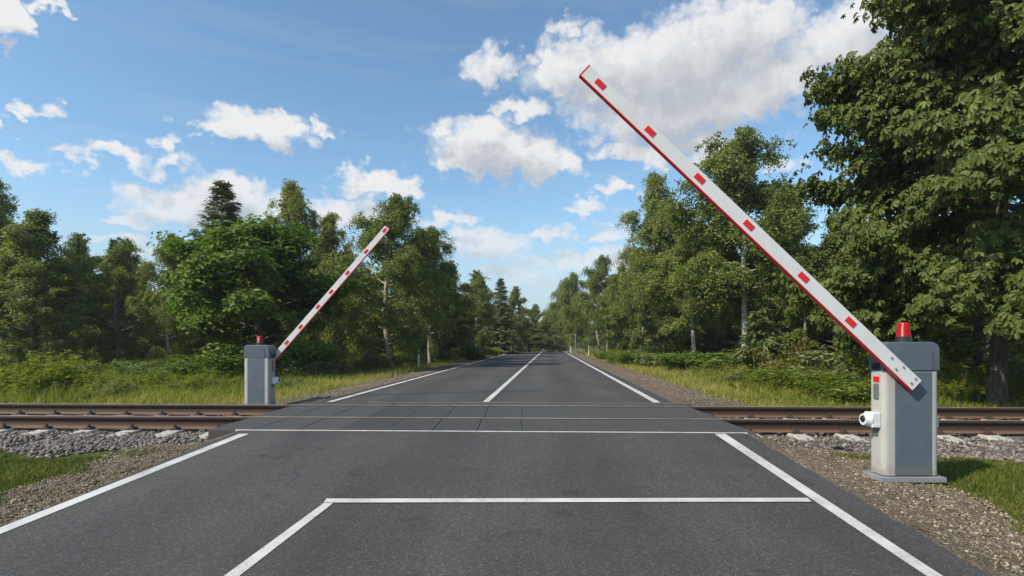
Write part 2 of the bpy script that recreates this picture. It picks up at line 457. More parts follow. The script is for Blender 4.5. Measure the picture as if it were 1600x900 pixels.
# asphalt
def near_edges(y):
    (l, _), (l2, _) = P(372, 676), P(-60, 840)
    xl = -3.42 + (YN - y) * 0.0
    a, b = P(1165, 678), P(1548, 900)
    xr = a[0] + (y - a[1]) * (b[0] - a[0]) / (b[1] - a[1])
    a, b = P(364, 676), P(-30, 834)
    xl = a[0] + (y - a[1]) * (b[0] - a[0]) / (b[1] - a[1])
    wb = 0.012 * math.sin(y * 9.1) + 0.010 * math.sin(y * 17.3 + 1)
    return xl + wb, xr + 0.8 * wb
shear_n = lambda y: TILT * float(np.clip((y - 2) / 4.78, 0, 1))
tag(obj('road', grid('road', near_edges, np.concatenate([np.linspace(-12, 2, 15), np.linspace(2.1, YN + 0.01, 90)]), 12, lambda x, y: road_z(x, y), M['asphalt'], shear_n)), kind='structure')
def far_left(y): return -3.5 + 0.0600 * (y - 10.1) + float(road_cx(y) + 0.37 - 0.0655 * max(0, y - 10.1))
def far_right(y): return 2.76 + 0.0690 * (y - 10.1) + float(road_cx(y) + 0.37 - 0.0655 * max(0, y - 10.1))
far_ys = np.concatenate([np.linspace(YF + 0.02, 30, 30), np.linspace(32, 130, 50), np.linspace(135, 420, 40)])
shear_f = lambda y: TILT * float(np.clip((16 - y) / 5.9, 0, 1))
tag(obj('road', grid('road', lambda y: (far_left(y) - 0.22, far_right(y) + 0.25), far_ys, 12, lambda x, y: road_z(x, y) - 0.004, M['asphalt'], shear_f)), kind='structure')

# painted lines, real sheets 4 mm above the asphalt
def strip(pts_l, pts_r, dz=0.004, n=24):
    L = np.array(pts_l, float); Rr = np.array(pts_r, float)
    t = np.linspace(0, 1, n)[:, None]
    A = L[0] * (1 - t) + L[1] * t; B = Rr[0] * (1 - t) + Rr[1] * t
    V = np.empty((2 * n, 3)); V[0::2, :2] = A; V[1::2, :2] = B
    V[:, 2] = road_z(V[:, 0], V[:, 1]) + dz
    k = np.arange(n - 1) * 2
    me = arr_mesh('road_marking', V, quads=np.stack([k, k + 1, k + 3, k + 2], 1), mat=M['line'])
    return tag(obj('road_marking', me), kind='structure')
def ext(a, b, y):
    """the point at distance y on the line through a and b"""
    s = (y - a[1]) / (b[1] - a[1]); return (a[0] + s * (b[0] - a[0]), y)
a0, a1 = P(374, 677.5), P(0, 823.5); b0, b1 = P(389, 677.5), P(0, 834)
strip((ext(a0, a1, 1.5), a0), (ext(b0, b1, 1.5), b0))
a0, a1 = P(1116, 678.5), P(1445, 900); b0, b1 = P(1133, 678.5), P(1470, 900)
strip((ext(a0, a1, 1.0), a0), (ext(b0, b1, 1.0), b0))
a0, a1 = P(506, 786), P(350, 900); b0, b1 = P(521, 786), P(374, 900)
strip((ext(a0, a1, 1.0), a0), (ext(b0, b1, 1.0), b0))
strip((P(506, 786.2), P(510, 780)), (P(1268, 786.2), P(1262, 780)), dz=0.008)
def far_strip(xf, w, y0=YF + 0.1, y1=260.0):
    yy = np.concatenate([np.linspace(y0, 40, 25), np.linspace(42, y1, 60)])
    X = np.array([xf(v) for v in yy]); W = w * (1 + yy / 300)
    V = np.empty((2 * len(yy), 3))
    V[0::2] = np.stack([X - W / 2, yy, 0 * yy], 1); V[1::2] = np.stack([X + W / 2, yy, 0 * yy], 1)
    V[:, 2] = road_z(V[:, 0], V[:, 1]) + 0.004 + np.repeat(yy, 2) * 0.0002
    k = np.arange(len(yy) - 1) * 2
    me = arr_mesh('road_marking', V, quads=np.stack([k, k + 1, k + 3, k + 2], 1), mat=M['line'])
    tag(obj('road_marking', me), kind='structure')
far_strip(lambda y: far_left(y) + 0.06, 0.12)
far_strip(lambda y: far_right(y) - 0.06, 0.13, y0=YF - 0.02)
far_strip(lambda y: -0.50 + 0.0715 * (y - 10.1) + float(road_cx(y) + 0.37 - 0.0655 * max(0, y - 10.1)), 0.115)

# gravel shoulders
def shoulder(xs_of, ys_, shear=None, amp=0.018, nx=26):
    nz = np.random.default_rng(5)
    def zf(x, y):
        t = np.linspace(0, 1, len(x))
        base = np.minimum(road_z(x, y) - 0.006 - 0.02 * t, 9)
        gz = ground_z(x, y)
        w = smooth(0.02, 0.55, t if xs_of.side > 0 else 1 - t)
        z = base * (1 - w) + (gz + 0.025) * w
        e = smooth(0.0, 0.12, t if xs_of.side > 0 else 1 - t)
        return z + amp * e * nz.normal(0, 0.5, len(x))
    tag(obj('gravel_shoulder', grid('gravel_shoulder', xs_of, ys_, nx, zf, M['gravel'], shear)), kind='structure')
class Span:
    def __init__(s, f, side): s.f = f; s.side = side
    def __call__(s, y): return s.f(y)
wv = lambda y, k: 0.10 * math.sin(y * 2.1 + k) + 0.06 * math.sin(y * 5.3 + 2 * k)
LW = lambda y: 0.72 + 0.7 * wv(y, 1) + 0.05 * max(0, 4.2 - y)
RW = lambda y: 1.10 + 0.8 * wv(y, 2) - 0.17 * max(0, 4.9 - y)
nys = np.linspace(1.0, 6.9, 90)
shoulder(Span(lambda y: (near_edges(y)[0] - LW(y), near_edges(y)[0] + 0.01), -1), nys, shear_n)
shoulder(Span(lambda y: (near_edges(y)[1] - 0.01, near_edges(y)[1] + RW(y)), 1), nys, shear_n)
fys = np.concatenate([np.linspace(YF + 0.05, 30, 100), np.linspace(31, 130, 60)])
FLW = lambda y: 1.05 + 0.8 * wv(y, 3) + 0.3 * max(0, 11.8 - y)
FRW = lambda y: 1.35 + 0.8 * wv(y, 4) + 0.35 * max(0, 11.8 - y)
shoulder(Span(lambda y: (far_left(y) - 0.21 - FLW(y), far_left(y) - 0.21), -1), fys, shear_f, 0.015, 16)
shoulder(Span(lambda y: (far_right(y) + 0.24, far_right(y) + 0.24 + FRW(y)), 1), fys, shear_f, 0.015, 16)

# ------------------------------------------------------------------ track
def trk(Vv):
    Vv = np.asarray(Vv, float).copy()
    Vv[:, 1] -= TILT * Vv[:, 0]
    return Vv
def shear_bm(bm):
    for v in bm.verts: v.co.y -= TILT * v.co.x

R1, R2 = 7.99, 9.59
DECK_L, DECK_R = -3.90, 3.02
# ballast bed
xs_b = np.linspace(-45, 45, 361); ys_b = np.array([5.60, 6.00, 6.6, 7.1, 7.35, 7.7, 8.1, 8.5, 8.9, 9.3, 9.7, 10.1, 10.3, 10.7, 11.1])
zs_b = np.array([-0.42, -0.31, -0.26, -0.235, -0.215, -0.22, -0.225, -0.225, -0.225, -0.225, -0.22, -0.215, -0.23, -0.30, -0.45])
XX, YY = np.meshgrid(xs_b, ys_b); ZZ = np.repeat(zs_b[:, None], len(xs_b), 1) + RNG.normal(0, 0.012, XX.shape)
over = smooth(-4.1, -3.6, XX) * (1 - smooth(2.9, 3.5, XX))
ZZ = ZZ - 0.12 * over
V = trk(np.stack([XX, YY, ZZ], -1).reshape(-1, 3))
nx, ny = XX.shape[1], XX.shape[0]
i = np.arange(ny - 1)[:, None] * nx + np.arange(nx - 1)[None, :]
q = np.stack([i, i + 1, i + nx + 1, i + nx], -1).reshape(-1, 4)
tag(obj('ballast_bed', arr_mesh('ballast_bed', V, quads=q, mat=M['ballast_bed'], smooth=True)), kind='structure')

# stones
ICO = None
def ico():
    bm = bmesh.new(); bmesh.ops.create_icosphere(bm, subdivisions=1, radius=1.0)
    V = np.array([v.co[:] for v in bm.verts]); T = np.array([[v.index for v in f.verts] for f in bm.faces]); bm.free()
    return V, T
IV, IT = ico()
def stones(name, pts, sizes, mat, rng, flat=0.6):
    n = len(pts); k = len(IV)
    J = IV[None] * (1 + rng.normal(0, 0.20, (n, k, 1)))
    J = J + rng.normal(0, 0.12, (n, k, 3))
    sc = np.stack([rng.uniform(0.75, 1.35, n), rng.uniform(0.6, 1.0, n), rng.uniform(flat * 0.7, flat * 1.3, n)], 1)
    J = J * sc[:, None, :] * sizes[:, None, None]
    # random rotations
    a = rng.uniform(0, 2 * np.pi, n); b = rng.normal(0, 0.5, n); c = rng.normal(0, 0.5, n)
    def rot(J, ang, i0, i1):
        ca, sa = np.cos(ang)[:, None], np.sin(ang)[:, None]
        u = J[:, :, i0] * ca - J[:, :, i1] * sa; w = J[:, :, i0] * sa + J[:, :, i1] * ca
        J = J.copy(); J[:, :, i0] = u; J[:, :, i1] = w; return J
    J = rot(rot(rot(J, b, 1, 2), c, 0, 2), a, 0, 1) + pts[:, None, :]
    T = (IT[None] + (np.arange(n) * k)[:, None, None]).reshape(-1, 3)
    return arr_mesh(name, J.reshape(-1, 3), tris=T, mat=mat, tint=np.repeat(rng.uniform(0, 1, n), k))

def bed_z(y): return np.interp(y, ys_b, zs_b)
rng = np.random.default_rng(21)
n = 22000
x = rng.uniform(-11.5, 11.5, n); y = np.where(rng.uniform(0, 1, n) < 0.78, rng.uniform(5.7, 7.9, n), rng.uniform(7.9, 10.6, n))
keep = (x < DECK_L - 0.02 - 0.25 * (y < 6.9) - 1.0 * np.clip(6.6 - y, 0, 1)) | (x > DECK_R + 0.05 + 0.5 * (y < 6.9) + 1.2 * np.clip(6.6 - y, 0, 1))
x, y = x[keep], y[keep]
# the toe of the ballast is ragged
toe = 5.92 + 0.12 * np.sin(x * 1.7) + 0.1 * np.sin(x * 4.1 + 1)
keep = (y > toe) | (rng.uniform(0, 1, len(x)) < 0.15)
x, y = x[keep], y[keep]
sz = rng.uniform(0.015, 0.036, len(x)); sz[y > 7.7] *= 0.85
zz = np.maximum(bed_z(y), ground_z(x, y - TILT * x) - 0.005) + sz * rng.uniform(-0.1, 0.5, len(x))
pts = trk(np.stack([x, y, zz], 1))
tag(obj('ballast', stones('ballast', pts, sz, M['stone'], rng)), 'grey crushed stone ballast heaped along the rails', 'ballast', kind='stuff')

# pebbles on the shoulders
def shoulder_z(x, y, inner, side, width):
    t = np.clip((x - inner) * side / width, 0, 1)
    w = smooth(0.02, 0.55, t)
    return (road_z(x, y) - 0.02) * (1 - w) + (ground_z(x, y) + 0.025) * w
PB = []
for side, inner, wid, n, y0, y1, s0, s1 in ((-1, lambda y: near_edges(y)[0], LW, 7500, 2.0, 6.75, 0.005, 0.014), (1, lambda y: near_edges(y)[1], RW, 12500, 2.0, 6.75, 0.005, 0.0145),
                                    (-1, lambda y: far_left(y) - 0.21, FLW, 2500, 10.3, 22, 0.008, 0.02), (1, lambda y: far_right(y) + 0.24, FRW, 3000, 10.3, 22, 0.008, 0.02)):
    yy = rng.uniform(y0, y1, n)
    inn = np.array([inner(v) for v in yy]); w = np.array([wid(v) for v in yy])
    t = rng.uniform(0.03, 1.12, n)
    xx = inn + side * t * w
    s = s0 + (s1 - s0) * rng.uniform(0, 1, n) ** 2.2
    PB.append((np.stack([xx, yy, shoulder_z(xx, yy, inn, side, w) + s * 0.25], 1), s))
tag(obj('shoulder_pebbles', stones('shoulder_pebbles', np.concatenate([p for p, _ in PB]), np.concatenate([s for _, s in PB]), M['pebble'], rng)),
    'loose brown pebbles scattered over the road shoulders', 'pebbles', kind='stuff')

# rails
def rail(y0, label):
    prof = [(-.075, -.176), (.075, -.176), (.075, -.166), (.012, -.142), (.010, -.052), (.034, -.040), (.0365, -.010), (.030, 0.003)]
    prof = prof + [(-a, b) for a, b in prof[::-1][:-2]] + [(-.075, -.166)]
    xs_r = np.linspace(-60, 60, 61)
    n = len(prof); V = []
    for xx in xs_r:
        for (a, b) in prof: V.append((xx, y0 + a, b + 0.004))
    V = trk(V)
    Q = []
    for k in range(len(xs_r) - 1):
        for j in range(n):
            Q.append((k * n + j, k * n + (j + 1) % n, (k + 1) * n + (j + 1) % n, (k + 1) * n + j))
    root = empty('rail', (0, y0, -0.17))
    tag(root, label, 'rail', 'rails of the railway track')
    body = obj('rail_body', arr_mesh('rail_body', V - np.array([0, y0, -0.17]), quads=Q, mat=M['rail']), root)
    bm = bmesh.new(); add_box(bm, -60, 60, -0.027, 0.027, 0.1765, 0.1795)
    for v in bm.verts: v.co.y -= TILT * v.co.x
    bm_obj('running_surface', bm, M['rail_top'], root)
rail(R1, 'rusty steel rail nearer the camera, crossing the road between dark panels')
rail(R2, 'rusty steel rail farther from the camera, just before the left barrier cabinet')

# sleepers with fastenings
def make_sleeper():
    root = empty('concrete_sleeper')
    bm = bmesh.new()
    L = 1.36; secs = [(-L, -.20), (-0.35, -.23), (0.35, -.23), (L, -.20)]
    rings = []
    for yy, zt in [(-L, -.035), (-0.95, 0.0), (-0.62, 0.0), (-0.25, -.035), (0.25, -.035), (0.62, 0.0), (0.95, 0.0), (L, -.035)]:
        rings.append([bm.verts.new(p) for p in ((-.145, yy, -.2), (.145, yy, -.2), (.105, yy, zt), (-.105, yy, zt))])
    for a, b in zip(rings[:-1], rings[1:]):
        for j in range(4): bm.faces.new((a[j], a[(j + 1) % 4], b[(j + 1) % 4], b[j]))
    bm.faces.new(rings[0]); bm.faces.new(rings[-1][::-1])
    bmesh.ops.bevel(bm, geom=list(bm.edges), offset=0.008, segments=1, affect='EDGES')
    body = bm_obj('sleeper_body', bm, M['concrete'], root)
    for ry in (R1 - 8.79, R2 - 8.79):
        for s in (-1, 1):
            bm = bmesh.new()
            add_box(bm, -.07, .07, ry + s * .115 - .045, ry + s * .115 + .045, 0.001, 0.018, .004)
            add_box(bm, -.035, .035, ry + s * .10 - .05, ry + s * .10 + .05, 0.018, 0.040, .006)
            add_cyl(bm, (0, ry + s * .115, 0.06), (0, 0, 1), .013, .055, 8)
            add_cyl(bm, (0, ry + s * .115, 0.050), (0, 0, 1), .026, .02, 6)
            bm_obj('rail_clip', bm, M['clip'], root)
    return root
def copy_tree(o, parent=None):
    c = o.copy(); COL.objects.link(c); c.parent = parent
    for ch in o.children: copy_tree(ch, c)
    return c
ORD = ['first', 'second', 'third', 'fourth', 'fifth', 'sixth', 'seventh', 'eighth', 'ninth', 'tenth', 'eleventh', 'twelfth', 'thirteenth', 'fourteenth']
proto = make_sleeper(); used = False
for side, xs_s in (('left', [-4.30 - 0.655 * k for k in range(9)]), ('right', [3.42 + 0.66 * k for k in range(10)])):
    for k, xx in enumerate(xs_s):
        o = proto if not used else copy_tree(proto); used = True
        yc = 8.79 - TILT * xx
        o.location = (xx, yc, -0.178); o.rotation_euler = (0, 0, -math.atan(TILT))
        tag(o, f'{ORD[k]} pale concrete sleeper out from the {side} edge of the crossing deck', 'sleeper', 'sleepers under the rails')

# crossing deck: rubber panels
def panel(x0, x1, y0, y1, xl0, xl1, ribbed, label, name='crossing_panel'):
    """x0,x1 at the near edge; shear kept with the track; ribs are real ridges on the top"""
    bm = bmesh.new()
    gp = 0.003
    add_box(bm, x0 + gp, x1 - gp, y0, y1, -0.175, 0.0, 0.006, 1)
    if ribbed:
        nr = int((x1 - x0 - 0.06) / 0.042)
        for k in range(nr):
            xx = x0 + 0.05 + k * (x1 - x0 - 0.1) / max(1, nr - 1)
            add_box(bm, xx - .009, xx + .009, y0 + .04, y1 - .04, -0.003, 0.0032)
    cx, cy = (x0 + x1) / 2, (y0 + y1) / 2
    for v in bm.verts: v.co.y -= TILT * v.co.x
    o = bm_obj(name, bm, M['panel'])
    for v in o.data.vertices: v.co -= Vector((cx, cy - TILT * cx, -0.17))
    o.location = (cx, cy - TILT * cx, -0.17)
    o.data.update()
    tag(o, label, 'crossing panel', 'rubber panels of the crossing deck')
    return o
for row, y0, y1, dx in (('nearest the camera', YN + 0.055, R1 - 0.062, 0.0), ('between the two rails', R1 + 0.09, R2 - 0.10, 0.03), ('beyond the far rail', R2 + 0.045, YF, 0.06)):
    ed = np.linspace(DECK_L - dx * 0.0, DECK_R + dx * 2, 13)
    for k in range(12):
        rib = 3 <= k <= 9 and row != 'beyond the far rail'
        panel(ed[k], ed[k + 1], y0, y1, 0, 0, rib, f'{ORD[k]} dark {"ribbed" if rib else "smooth"} panel from the left in the deck row {row}')
# pale steel edging along the near side of the deck
bm = bmesh.new(); add_box(bm, -3.52, 2.90, YN + 0.012, YN + 0.042, -0.15, 0.005, 0.004, 1); shear_bm(bm)
tag(bm_obj('deck_edging', bm, M['panel_edge']), 'thin pale edging strip along the near side of the crossing deck', 'edging')
bm = bmesh.new(); add_box(bm, -2.7, 3.1, YF - 0.06, YF - 0.02, -0.1, 0.008, 0.003, 1); shear_bm(bm)
tag(bm_obj('deck_edging', bm, paint('far_edge_steel', (0.12, 0.12, 0.12), 0.5, 0.2, 4)), 'dull grey edging strip along the far side of the crossing deck', 'edging')
# ------------------------------------------------------------------ boom barriers
def boom_barrier(loc, rz, label, depth, ang, length, marks, pivot, arm_w=0.115):
    root = empty('boom_barrier', loc, rz)
    tag(root, label, 'barrier', 'boom barriers at the crossing')
    W, D, H = 0.495, depth, 1.205
    rbox('base_plate', -W / 2 - .038, W / 2 + .036, -D / 2 - .035, D / 2 + .04, -0.03, 0.016, M['base_metal'], root, 0.006)
    # body with rounded upright corners
    bm = bmesh.new(); vs = add_box(bm, -W / 2, W / 2, -D / 2, D / 2, 0.024, 0.945)
    es = [e for e in bm.edges if abs(e.verts[0].co.z - e.verts[1].co.z) > 0.5]
    bmesh.ops.bevel(bm, geom=es, offset=0.045, segments=4, profile=0.5, affect='EDGES')
    bm_obj('cabinet_body', bm, M['body'], root)
    for s in (-1, 1):
        y0, y1 = (s * D / 2, s * (D / 2 + 0.007))
        d = rbox('door_panel', -0.150, 0.172, min(y0, y1), max(y0, y1), 0.032, 0.936, M['door'], root, 0.003)
        cyl('door_lock', (0.0, s * (D / 2 + 0.008), 0.80), (0, 1, 0), 0.012, 0.008, M['steel'], d, 14)
    # hood with rounded shoulders
    bm = bmesh.new()
    prism(bm, round_profile(-W / 2 - .003, W / 2 + .003, 0.947, H, 0.075, 8), -D / 2 - .003, D / 2 + .003, 0.014)
    hood = bm_obj('hood', bm, M['hood'], root)
    for s in (-1, 1):
        bm = bmesh.new()
        ya, yb = s * (D / 2 + .002), s * (D / 2 + .010)
        prism(bm, round_profile(-0.150, 0.178, 0.953, H - 0.055, 0.035, 5), ya, yb, 0.002)
        bm_obj('hood_panel', bm, M['hood'], hood)
    # beacon
    bc = cyl('beacon', (0.0, 0, H + 0.024), (0, 0, 1), 0.066, 0.05, M['black'], root, 28, 0.06)
    bm = bmesh.new(); add_cyl(bm, (0, 0, H + 0.113), (0, 0, 1), 0.058, 0.128, 28, 0.046)
    es = [e for e in bm.edges if all(v.co.z > H + 0.17 for v in e.verts)]
    bmesh.ops.bevel(bm, geom=es, offset=0.024, segments=4, profile=0.5, affect='EDGES')
    bm_obj('beacon_lens', bm, M['lens'], bc)
    cyl('reflector_cone', (0, 0, H + 0.085), (0, 0, 1), 0.03, 0.06, M['grey_plastic'], bc, 16, 0.012)
    # side fittings
    x = -W / 2
    rbox('red_sticker', x - .004, x + .001, -.045, .035, 0.845, 0.895, M['reflect_red'], root, 0.001)
    rbox('side_vent', x - .006, x + .001, -.038, .026, 0.69, 0.83, M['grey_plastic'], root, 0.008)
    rbox('latch', x - .018, x + .001, -.05, .04, 0.955, 1.02, M['black'], root, 0.006)
    sb = rbox('photocell', x - .075, x + .001, -.065, .055, 0.44, 0.575, M['white_plastic'], root, 0.012, 3)
    cyl('housing', (x - .100, -.006, 0.508), (1, 0, 0), 0.050, 0.050, M['white_plastic'], sb, 24, 0.066)
    cyl('lens', (x - .130, -.010, 0.515), (1, 0, 0), 0.024, 0.014, M['black'], sb, 20, 0.033)
    rbox('bracket', x - .02, x + .001, -.03, .02, 0.37, 0.438, M['grey_plastic'], root, 0.004)
    rbox('side_box', W / 2 - .001, W / 2 + .032, -.05, .05, 0.44, 0.55, M['white_plastic'], root, 0.008)
    # boom, built along +x and turned up in the vertical plane in front of the cabinet
    px, pz = pivot
    yb = -D / 2 - 0.045
    A = Matrix.Translation((px, yb, pz)) @ Matrix.Rotation(-(math.pi - ang), 4, 'Y')
    def bar(x0, x1, y0, y1, z0, z1, bev=0.003): 
        bm = bmesh.new(); add_box(bm, x0, x1, y0, y1, z0, z1, bev, 2); bm.transform(A); return bm
    t = 0.05; w = arm_w
    arm = bm_obj('boom_arm', bar(0, length, -t / 2, t / 2, -w / 2, w / 2), M['white'], root)
    # with the bar turned past the vertical its local +z side faces down
    bm_obj('edge_strip', bar(0, length, -t / 2 - .001, t / 2 + .001, w / 2 + .0005, w / 2 + .008, 0.002), M['red'], arm)
    bm_obj('end_cap', bar(length + .0005, length + .013, -t / 2 - .002, t / 2 + .002, -w / 2 - .002, w / 2 + .009, 0.003), M['red'], arm)
    for m in marks:
        for s in (-1, 1):
            bm_obj('reflector', bar(m - .050, m + .050, s * (t / 2 + .002) - .0025, s * (t / 2 + .002) + .0025, -.026, .027, 0.001), M['reflect_red'], arm)
    for (bx, bz) in ((0.055, -.03), (0.055, .022), (0.20, -.032), (0.235, .026), (0.33, -.02)):
        bm = bmesh.new(); add_cyl(bm, (bx, -t / 2 - .004, bz), (0, 1, 0), .009, .011, 8); bm.transform(A)
        bm_obj('bolt', bm, M['steel'], arm)
    bm = bmesh.new(); add_cyl(bm, (px - .14 * math.cos(ang), -D / 2 - .012, pz + .14 * math.sin(ang)), (0, 1, 0), .05, .03, 20)
    bm_obj('pivot', bm, M['grey_plastic'], root)
    return root

gz = float(road_z(3.5, 4.87)) - 0.005
bx, by = 3.527, 4.90
# arm end and tip measured on the photograph
def bp(px, py, Y): return ((px - CX) / F * Y, CAM + (HY - py) / F * Y)
Yp = by - 0.10 - 0.045
e0, e1 = bp(1430, 602, Yp), bp(914.5, 112, Yp)
ln = math.hypot(e1[0] - e0[0], e1[1] - e0[1]); an = math.atan2(e1[1] - e0[1], e0[0] - e1[0])
mk = []
for p in ((938, 133), (1016, 206), (1093, 279), (1169, 352), (1254, 433), (1327, 503)):
    q_ = bp(p[0], p[1], Yp); mk.append(math.hypot(q_[0] - e0[0], q_[1] - e0[1]))
boom_barrier((bx, by, gz), 0.0, 'grey barrier cabinet on the right gravel shoulder with its long red and white boom raised', 0.2, an, ln, mk, (e0[0] - bx, e0[1] - gz))
# the other one beyond the track, turned round
bx2, by2 = -4.965, 10.72
gz2 = -0.13
Yq = by2 + 0.15 + 0.045
e1 = bp(605, 356, Yq)
pv = (-0.06, 0.80)
dx, dz = e1[0] - (bx2 - pv[0]), e1[1] - gz2 - pv[1]
boom_barrier((bx2, by2, gz2), math.pi, 'smaller looking grey barrier cabinet beyond the rails on the left, boom raised to the right', 0.3, math.atan2(dz, dx), math.hypot(dx, dz),
             [3.58, 3.02, 2.45, 1.95, 1.55, 1.02, 0.60], pv, 0.106)

# ------------------------------------------------------------------ posts and poles
def marker_post(x, y, h, label):
    z = float(ground_z(x, y)) - 0.02
    root = empty('marker_post', (x, y, z)); tag(root, label, 'marker post', 'white marker posts beside the road')
    bm = bmesh.new(); vs = add_cyl(bm, (0, 0, h / 2), (0, 0, 1), 0.062, h, 14, 0.055)
    for v in bm.verts:
        if v.co.z > h * 0.9: v.co.z -= (v.co.y + 0.06) * 0.4
    bm_obj('post', bm, M['post_white'], root)
    cyl('dark_band', (0, 0, h * 0.80), (0, 0, 1), 0.0605, h * 0.12, M['grey_plastic'], root, 14)
    rbox('reflector', -.02, .02, -.068, -.058, h * .76, h * .84, M['reflect_red'], root, 0.002)
def at(px, y): return (px - CX) / F * y
marker_post(at(654, 25.5), 25.5, 1.0, 'white marker post in the grass left of the road, nearest of the posts')
marker_post(at(799, 66), 66.0, 0.9, 'tiny white marker post far away by the left road edge')
marker_post(at(920, 52), 52.0, 1.0, 'small white marker post in the grass right of the road')
def pole(px, y, h, r, label, lamp=False):
    x = at(px, y); z = float(ground_z(x, y)) - 0.05
    root = empty('utility_pole', (x, y, z)); tag(root, label, 'pole')
    bm = bmesh.new(); add_cyl(bm, (0, 0, h / 2), (0, 0, 1), r, h, 12, r * 0.75); bm_obj('shaft', bm, M['pole_grey'], root)
    cyl('cap', (0, 0, h + .02), (0, 0, 1), r * 0.9, 0.04, M['pole_grey'], root, 12)
    cyl('foot_collar', (0, 0, .15), (0, 0, 1), r * 1.5, 0.3, M['pole_grey'], root, 12)
pole(1258, 22, 3.6, 0.055, 'thin grey pole among the bushes left of the big chestnut tree')
pole(949, 50, 4.2, 0.10, 'thin grey pole standing before the birches on the right roadside')
# ------------------------------------------------------------------ vegetation generators
def unit(a): return a / np.maximum(1e-9, np.linalg.norm(a, axis=-1, keepdims=True))

def tubes(paths, sides=6):
    """paths: list of (points Nx3, radii N) -> verts, quads"""
    Vs, Qs, off = [], [], 0
    ang = np.linspace(0, 2 * np.pi, sides, endpoint=False)
    for P_, r_ in paths:
        P_ = np.asarray(P_, float); r_ = np.asarray(r_, float)
        T = unit(np.gradient(P_, axis=0))
        ref = np.where(np.abs(T[:, 2:3]) > 0.9, np.array([[1.0, 0, 0]]), np.array([[0, 0, 1.0]]))
        U = unit(np.cross(T, ref)); W = np.cross(T, U)
        V_ = P_[:, None] + r_[:, None, None] * (np.cos(ang)[None, :, None] * U[:, None] + np.sin(ang)[None, :, None] * W[:, None])
        n = len(P_)
        i = np.arange(n - 1)[:, None] * sides + np.arange(sides)[None]
        j = np.arange(n - 1)[:, None] * sides + (np.arange(sides)[None] + 1) % sides
        Qs.append((np.stack([i, j, j + sides, i + sides], -1).reshape(-1, 4)) + off)
        Vs.append(V_.reshape(-1, 3)); off += n * sides
    return np.concatenate(Vs), np.concatenate(Qs)

def leaf_mesh(name, C, D, N, Ls, Ws, tint, mat, rng, broad=False, fold=0.25, droop=0.25, align=0.8):
    """C base points, D direction along the leaf, N rough normal; every leaf is folded along its rib"""
    N = unit(N); D = unit(D - align * N * np.sum(D * N, 1, keepdims=True)); S = unit(np.cross(D, N)); N = np.cross(S, D)
    L = Ls[:, None]; W = Ws[:, None]; n = len(C)
    tip = C + D * L - N * L * droop
    if not broad:
        m = C + D * L * 0.45
        l = m + S * W * 0.5 + N * W * fold; r = m - S * W * 0.5 + N * W * fold
        V = np.stack([C, r, tip, l], 1).reshape(-1, 3); k = np.arange(n) * 4
        T = np.concatenate([np.stack([k, k + 1, k + 2], 1), np.stack([k, k + 2, k + 3], 1)])
        return arr_mesh(name, V, tris=T, mat=mat, tint=np.repeat(tint, 4))
    m1 = C + D * L * 0.35; m2 = C + D * L * 0.72 - N * L * droop * 0.5
    V = np.stack([C, m1 - S * W * 0.36 + N * W * fold * .7, m2 - S * W * 0.5 + N * W * fold, tip, m2 + S * W * 0.5 + N * W * fold, m1 + S * W * 0.36 + N * W * fold * .7], 1).reshape(-1, 3)
    k = np.arange(n) * 6
    Q = np.concatenate([np.stack([k, k + 1, k + 2, k + 3], 1), np.stack([k, k + 3, k + 4, k + 5], 1)])
    return arr_mesh(name, V, quads=Q, mat=mat, tint=np.repeat(tint, 6))

def wander(p0, d0, L, n, rng, bend=0.12, lift=0.0):
    pts = [np.array(p0, float)]; d = unit(np.array(d0, float))
    for k in range(n):
        d = unit(d + rng.normal(0, bend, 3) + np.array([0, 0, lift]))
        pts.append(pts[-1] + d * L / n)
    return np.array(pts)

def profile_point(t, wide=0.3):
    return np.clip(0.42 + 0.58 * t / wide, 0, 1) * np.clip((1 - t) / (1 - wide * 0.6), 0, 1) ** 0.72
def profile_oval(t, wide=0.4): return np.sqrt(np.clip(1 - ((t - wide) / np.where(t < wide, wide + 0.12, 1 - wide)) ** 2, 0, 1))

